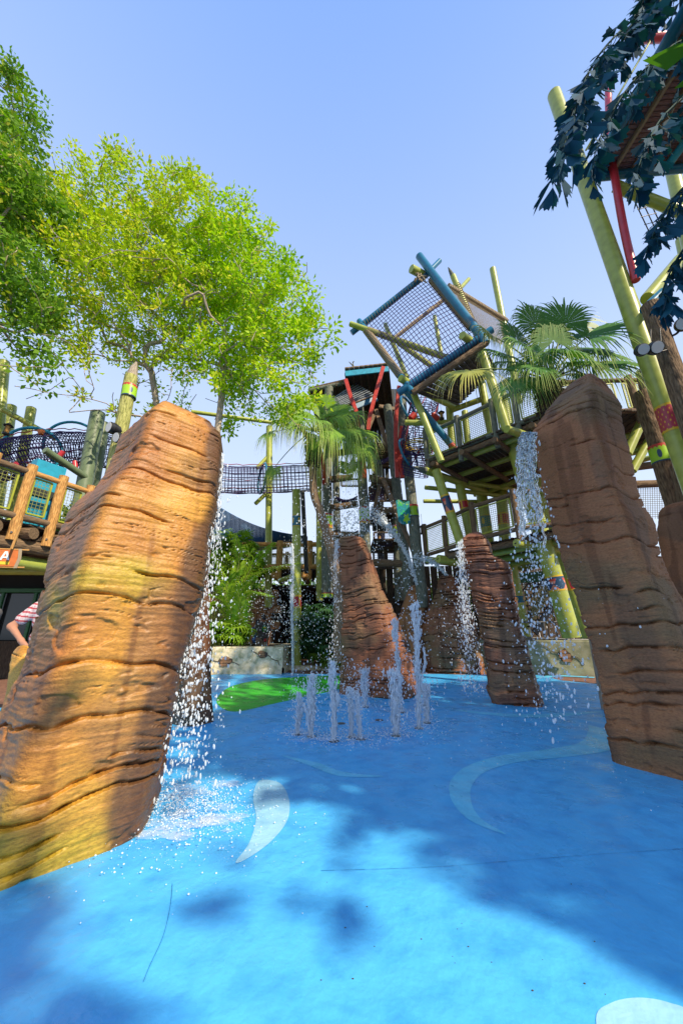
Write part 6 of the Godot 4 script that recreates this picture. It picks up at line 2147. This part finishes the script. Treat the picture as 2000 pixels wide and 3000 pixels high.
	for k in 5200:
		var q := r.randf()
		var p: Vector3
		if q < 0.62:
			var c := on(r.randf_range(470, 640), r.randf_range(2330, 2430), 0.0)
			var a := r.randf() * TAU
			var w := absf(r.randfn()) * 0.30
			p = c + Vector3(cos(a) * w, 0.002 + absf(r.randfn()) * 0.045 * exp(-w * 3.0), sin(a) * w)
		elif q < 0.85:
			var c := on(r.randf_range(870, 1260), r.randf_range(2090, 2180), 0.0)
			p = c + Vector3(r.randfn() * 0.3, 0.002 + absf(r.randfn()) * 0.02, r.randfn() * 0.3)
		else:
			var c := on(1600, 2130, 0.0)
			p = c + Vector3(r.randfn() * 0.7, 0.002 + absf(r.randfn()) * 0.02, r.randfn() * 0.9)
		places.append(drop_at(p, 0.0014 + 0.0045 * pow(r.randf(), 3.0), 0.75, Vector3.UP))
	tag(scatter("splash_drops", dm, mat.spray, places, []), "drops and froth splashing on the blue pool floor below the falls", "splash")
	var foam := MB.new()
	for k in 60:
		var c := on(r.randf_range(410, 700), r.randf_range(2290, 2470), 0.004)
		if k > 34:
			c = on(r.randf_range(850, 1270), r.randf_range(2070, 2190), 0.004)
		c.y = 0.004 + k * 0.0002
		var rr := r.randf_range(0.02, 0.075)
		var i := foam.add(c, Vector3.UP)
		for j in 18:
			var a := TAU * j / 18
			var q := rr * (1.0 + 0.5 * noise_b.get_noise_3d(cos(a) * 2.0, sin(a) * 2.0, k * 3.0) + 0.2 * r.randfn())
			foam.add(c + Vector3(cos(a) * q * 1.5, 0, sin(a) * q), Vector3.UP)
		for j in 18:
			foam.tri(i, i + 1 + j, i + 1 + (j + 1) % 18)
	var fo := obj("foam", foam, mat.foam)
	fo.set_meta("kind", "stuff")
	tag(fo, "thin white foam drifting on the wet blue floor", "foam")

# ---------- people: one continuous skin meshed from a field of tapered bones ----------
func body_mesh(bones: Array, cell: float, soft: float, shade: Callable) -> MB:
	var lo := Vector3(1e9, 1e9, 1e9)
	var hi := -lo
	for q in bones:
		var m := Vector3.ONE * (maxf(q[2], q[3]) + cell * 3)
		lo = lo.min(q[0] - m).min(q[1] - m)
		hi = hi.max(q[0] + m).max(q[1] + m)
	var dim := Vector3i(((hi - lo) / cell).ceil()) + Vector3i.ONE
	var sy := dim.x
	var sz := dim.x * dim.y
	var f := PackedFloat32Array()
	f.resize(sz * dim.z)
	f.fill(1.0)
	for q in bones:
		var a: Vector3 = q[0]
		var ba: Vector3 = q[1] - a
		var ll := maxf(ba.length_squared(), 1e-6)
		var m := Vector3.ONE * (maxf(q[2], q[3]) + maxf(soft, cell * 2.5))
		var i0 := Vector3i(((a.min(q[1]) - m - lo) / cell).floor()).clamp(Vector3i.ZERO, dim - Vector3i.ONE)
		var i1 := Vector3i(((a.max(q[1]) + m - lo) / cell).ceil()).clamp(Vector3i.ZERO, dim - Vector3i.ONE)
		for z in range(i0.z, i1.z + 1):
			for y in range(i0.y, i1.y + 1):
				for x in range(i0.x, i1.x + 1):
					var pa := lo + Vector3(x, y, z) * cell - a
					var h := clampf(pa.dot(ba) / ll, 0.0, 1.0)
					var d := (pa - ba * h).length() - lerpf(q[2], q[3], h)
					var k := x + y * sy + z * sz
					var e := maxf(soft - absf(f[k] - d), 0.0) / soft
					f[k] = minf(f[k], d) - e * e * soft * 0.25
	var b := MB.new()
	var ids := {}
	var corners := [0, 1, sy, sy + 1, sz, sz + 1, sz + sy, sz + sy + 1]
	for z in dim.z - 1:
		for y in dim.y - 1:
			for x in dim.x - 1:
				var k := x + y * sy + z * sz
				var inside := 0
				for c in corners:
					if f[k + c] < 0.0:
						inside += 1
				if inside == 0 or inside == 8:
					continue
				var sum := Vector3.ZERO
				var n := 0
				for e in [[0, 1], [2, 3], [4, 5], [6, 7], [0, 2], [1, 3], [4, 6], [5, 7], [0, 4], [1, 5], [2, 6], [3, 7]]:
					var fa := f[k + corners[e[0]]]
					var fb := f[k + corners[e[1]]]
					if (fa < 0.0) != (fb < 0.0):
						var t := fa / (fa - fb)
						var pa := Vector3(e[0] & 1, (e[0] >> 1) & 1, e[0] >> 2)
						var pb := Vector3(e[1] & 1, (e[1] >> 1) & 1, e[1] >> 2)
						sum += pa.lerp(pb, t)
						n += 1
				var p := lo + (Vector3(x, y, z) + sum / n) * cell
				b.col = shade.call(p)
				ids[k] = b.add(p, Vector3.UP)
	b.col = Color.WHITE
	for k in ids:
		for ax in [[1, sy, sz], [sy, sz, 1], [sz, 1, sy]]:
			var fa := f[k]
			var fb := f[k + ax[0]]
			if (fa < 0.0) == (fb < 0.0):
				continue
			var q := [k, k - ax[1], k - ax[1] - ax[2], k - ax[2]]
			if not (ids.has(q[1]) and ids.has(q[2]) and ids.has(q[3])):
				continue
			if fa < 0.0:
				b.ix.append_array([ids[q[0]], ids[q[2]], ids[q[1]], ids[q[0]], ids[q[3]], ids[q[2]]])
			else:
				b.ix.append_array([ids[q[0]], ids[q[1]], ids[q[2]], ids[q[0]], ids[q[2]], ids[q[3]]])
	b.smooth()
	return b

func person(label: String, foot: Vector3, turn: float, h: float, pose: Dictionary, wear: Dictionary, cell: float) -> Node3D:
	var o := thing("person", label, "person", foot)
	var bs := Basis(Vector3.UP, turn) * h
	var at_ := func(x: float, y: float, z: float) -> Vector3: return foot + bs * Vector3(x, y, z)  # x to the person's left, z forward, in body heights
	var stoop: float = pose.get("stoop", 0.0)
	var hip: Vector3 = at_.call(0, 0.53, 0)
	var chest: Vector3 = at_.call(0, 0.72, stoop * 0.5)
	var neck: Vector3 = at_.call(0, 0.83, stoop * 0.9)
	var head: Vector3 = at_.call(0, 0.925, stoop * 1.15 + 0.01)
	var skin := []
	var shirt := []
	var legs := []
	skin.append([at_.call(0, 0.90, stoop * 1.1 - 0.008), at_.call(0, 0.945, stoop * 1.15 - 0.005), 0.050 * h, 0.052 * h])
	skin.append([at_.call(0, 0.885, stoop * 1.1 + 0.022), at_.call(0, 0.93, stoop * 1.15 + 0.018), 0.030 * h, 0.040 * h])
	skin.append([at_.call(0, 0.915, stoop * 1.1 + 0.055), at_.call(0, 0.905, stoop * 1.1 + 0.066), 0.006 * h, 0.010 * h])
	for s in [-1.0, 1.0]:
		skin.append([at_.call(0.05 * s, 0.92, stoop * 1.1), at_.call(0.054 * s, 0.905, stoop * 1.1), 0.010 * h, 0.008 * h])
	skin.append([neck, head, 0.034 * h, 0.034 * h])
	for q in [[at_.call(0.045, 0.56, 0), at_.call(-0.045, 0.56, 0), 0.072, 0.072], [at_.call(0.05, 0.68, stoop * 0.4), at_.call(-0.05, 0.68, stoop * 0.4), 0.072, 0.072], [at_.call(0.065, 0.775, stoop * 0.75), at_.call(-0.065, 0.775, stoop * 0.75), 0.060, 0.060]]:
		skin.append([q[0], q[1], q[2] * h, q[3] * h])
		shirt.append([q[0], q[1], (q[2] + 0.010) * h, (q[3] + 0.010) * h])
	skin.append([hip, chest, 0.078 * h, 0.075 * h])
	shirt.append([hip + (chest - hip) * 0.05, chest, 0.088 * h, 0.085 * h])
	shirt.append([chest, neck - (neck - chest) * 0.2, 0.07 * h, 0.045 * h])
	var fingers := []
	for s in [-1.0, 1.0]:
		var sh: Vector3 = at_.call(0.115 * s, 0.79, stoop * 0.8)
		var e: Array = pose.get("elbow_l" if s > 0 else "elbow_r", [0.16 * s, 0.62, 0.0])
		var w: Array = pose.get("wrist_l" if s > 0 else "wrist_r", [0.17 * s, 0.48, 0.05])
		var el: Vector3 = at_.call(e[0], e[1], e[2])
		var wr: Vector3 = at_.call(w[0], w[1], w[2])
		skin.append([sh, el, 0.032 * h, 0.025 * h])
		skin.append([el, wr, 0.026 * h, 0.017 * h])
		shirt.append([sh, sh.lerp(el, 0.62), 0.046 * h, 0.042 * h])
		var d := (wr - el).normalized()
		var side := d.cross(bs * Vector3(s, 0.2, 0)).normalized()
		var palm := wr + d * 0.045 * h
		skin.append([wr, palm, 0.017 * h, 0.019 * h])
		for k in 4:
			var root := palm + side * (k - 1.5) * 0.011 * h
			var mid := root + d * (0.026 - 0.003 * absf(k - 1.3)) * h
			skin.append([root, mid, 0.0058 * h, 0.0052 * h])
			skin.append([mid, mid + (d * 0.8 - bs.x.normalized() * s * 0.5).normalized() * 0.022 * h, 0.0052 * h, 0.0042 * h])
		skin.append([wr + d * 0.015 * h, wr + d * 0.03 * h + side * 0.03 * h, 0.0075 * h, 0.006 * h])
		var fz: float = pose.get("step", 0.0) * s
		var hp: Vector3 = at_.call(0.05 * s, 0.52, 0)
		var kn: Vector3 = at_.call(0.055 * s, 0.285, fz * 0.5 + 0.02)
		var an: Vector3 = at_.call(0.055 * s, 0.045, fz)
		skin.append([hp, kn, 0.052 * h, 0.034 * h])
		skin.append([kn, an, 0.034 * h, 0.021 * h])
		skin.append([an - Vector3(0, 0.02 * h, 0), at_.call(0.06 * s, 0.018, fz + 0.095), 0.022 * h, 0.018 * h])
		legs.append([hp, hp.lerp(kn, wear.get("leg", 0.7)), 0.068 * h, 0.058 * h])
		if wear.get("leg", 0.7) > 1.0:
			legs[-1] = [hp, kn, 0.064 * h, 0.046 * h]
			legs.append([kn, an, 0.044 * h, 0.036 * h])
	legs.append([at_.call(0.045, 0.525, 0), at_.call(-0.045, 0.525, 0), 0.080 * h, 0.080 * h])
	var body := obj("body", body_mesh(skin, cell, 0.02 * h, func(_p): return Color.WHITE), mat.skin, o)
	obj("shirt", body_mesh(shirt, cell, 0.03 * h, wear.get("print", func(_p): return Color.WHITE)), mat[wear.shirt], body)
	obj("trousers", body_mesh(legs, cell, 0.02 * h, func(_p): return Color.WHITE), mat[wear.legs], body)
	var hair := [[at_.call(0, 0.955, stoop * 1.15 - 0.014), at_.call(0, 0.925, stoop * 1.15 - 0.03), 0.050 * h, 0.045 * h]]
	if wear.get("cap", false):
		hair = [[at_.call(0, 0.962, stoop * 1.15 - 0.004), at_.call(0, 0.958, stoop * 1.15 + 0.004), 0.053 * h, 0.053 * h], [at_.call(0.018, 0.945, stoop * 1.15 + 0.07), at_.call(-0.018, 0.945, stoop * 1.15 + 0.07), 0.016 * h, 0.016 * h], [at_.call(0, 0.945, stoop * 1.15 + 0.04), at_.call(0, 0.94, stoop * 1.15 + 0.095), 0.02 * h, 0.012 * h]]
	obj("cap" if wear.get("cap", false) else "hair", body_mesh(hair, cell * 0.7, 0.01 * h, func(_p): return Color.WHITE), mat.cap_cloth if wear.get("cap", false) else mat.hair, body)
	# face: eyes and mouth
	for s in [-1.0, 1.0]:
		var mb := MB.new()
		mb.ball(at_.call(0.018 * s, 0.925, stoop * 1.15 + 0.054), bs.x * 0.007, bs.y * 0.005, bs.z * 0.004)
		obj("eye", mb, mat.hair, body)
	var mo := MB.new()
	mo.ball(at_.call(0, 0.888, stoop * 1.1 + 0.052), bs.x * 0.016, bs.y * 0.003, bs.z * 0.004)
	obj("mouth", mo, mat.red_cloth, body)
	return o

func make_people() -> void:
	var f := at(763, 1930, 14.0)
	f.y = 0.0
	var back_turn := deg_to_rad(215.0)
	var o := person("person in a grey t-shirt with a round green print, seen from behind, and tan shorts", f, back_turn, 1.76, {"elbow_l": [0.17, 0.63, 0.03], "wrist_l": [0.19, 0.50, 0.13], "elbow_r": [-0.16, 0.62, -0.03], "wrist_r": [-0.17, 0.47, 0.03], "step": 0.08}, {"shirt": "grey_cloth", "legs": "sand_cloth", "leg": 0.72}, 0.016)
	var bs := Basis(Vector3.UP, back_turn)
	var c := f + bs * Vector3(-0.01, 1.255, -0.168)
	for s in [["green_print", 0.10, 0.125, 0.0], ["yellow_print", 0.06, 0.035, 0.045], ["white_print", 0.05, 0.028, -0.03]]:
		var mb := MB.new()
		mb.ball(c + Vector3(0, s[3], 0) - bs.z * (0.002 if s[3] == 0.0 else 0.006), bs.x * s[1], Vector3.UP * s[2], bs.z * 0.012, 16, 8)
		obj("shirt_print", mb, mat[s[0]], o.get_node("body"))
	var mb := MB.new()
	mb.beam(f + bs * Vector3(-0.10, 0.90, -0.16), f + bs * Vector3(-0.02, 0.84, -0.16), 0.02, 0.10)
	obj("red_cloth", mb, mat.red_cloth, o.get_node("body"))
	f = at(749, 1930, 14.5)
	f.y = 0.0
	person("person in a blue shirt half hidden beside the one in the grey t-shirt", f, deg_to_rad(150.0), 1.6, {}, {"shirt": "blue_cloth", "legs": "denim", "leg": 1.2}, 0.016)
	f = at(150, 1850, 5.5)
	f.y = 0.0
	var plaid := func(p: Vector3) -> Color:
		var s := fposmod(p.y * 1.0 + p.x * 0.15, 0.062) / 0.062
		var v := fposmod(p.x * 1.1 - p.z * 0.4, 0.085) / 0.085
		var k := Color(0.62, 0.55, 0.55)
		if s < 0.4: k = Color(0.42, 0.05, 0.06)
		elif s > 0.62 and s < 0.72: k = Color(0.5, 0.3, 0.32)
		if v < 0.12: k = k * 0.7
		return k
	person("person in a red checked shirt with hand on hip behind the amber pillar", f, deg_to_rad(35.0), 1.8, {"elbow_r": [-0.25, 0.645, -0.03], "wrist_r": [-0.165, 0.545, 0.06], "elbow_l": [0.2, 0.62, 0.0]}, {"shirt": "checked_cloth", "legs": "denim", "leg": 1.2, "print": plaid}, 0.012)
	f = at(-84, 1850, 6.3)
	f.y = 0.0
	person("person in a dark cap looking right at the left edge of the frame", f, deg_to_rad(80.0), 1.78, {"stoop": 0.09}, {"shirt": "grey_cloth", "legs": "denim", "leg": 1.2, "cap": true}, 0.014)

func _ready() -> void:
	rng.seed = 7
	noise_a.seed = 4
	noise_a.frequency = 0.05
	noise_b.seed = 9
	noise_b.noise_type = FastNoiseLite.TYPE_SIMPLEX_SMOOTH
	noise_b.frequency = 1.0
	var cam := Camera3D.new()
	cam.name = "camera"
	cam.position = EYE
	cam.rotation_degrees = Vector3(PITCH, 0, 0)
	cam.fov = rad_to_deg(2.0 * atan(1500.0 / FOCAL))
	cam.near = 0.05
	cam.far = 600.0
	add_child(cam)
	var sky := ProceduralSkyMaterial.new()
	sky.sky_top_color = Color(0.455, 0.615, 0.885)
	sky.sky_horizon_color = Color(0.86, 0.91, 0.97)
	sky.sky_curve = 0.75
	sky.ground_bottom_color = Color(0.35, 0.38, 0.38)
	sky.ground_horizon_color = Color(0.70, 0.78, 0.84)
	sky.sun_angle_max = 1.0
	var env := Environment.new()
	env.background_mode = Environment.BG_SKY
	env.sky = Sky.new()
	env.sky.sky_material = sky
	env.tonemap_mode = Environment.TONE_MAPPER_LINEAR
	env.tonemap_exposure = 1.3
	env.sdfgi_enabled = true
	env.ssao_enabled = true
	env.ssil_enabled = true
	var we := WorldEnvironment.new()
	we.name = "environment"
	we.environment = env
	add_child(we)
	var sun := DirectionalLight3D.new()
	sun.name = "sun"
	sun.light_energy = 1.6
	sun.light_color = Color(1.0, 0.93, 0.82)
	sun.light_angular_distance = 0.8
	sun.shadow_enabled = true
	add_child(sun)
	sun.look_at_from_position(Vector3(0.52, 0.669, 0.53), Vector3.ZERO, Vector3.UP)
	make_materials()
	make_setting()
	make_rocks()
	make_decks()
	make_tower()
	make_lookout()
	make_left_side()
	make_middle()
	make_right_side()
	make_plants()
	make_water()
	make_people()
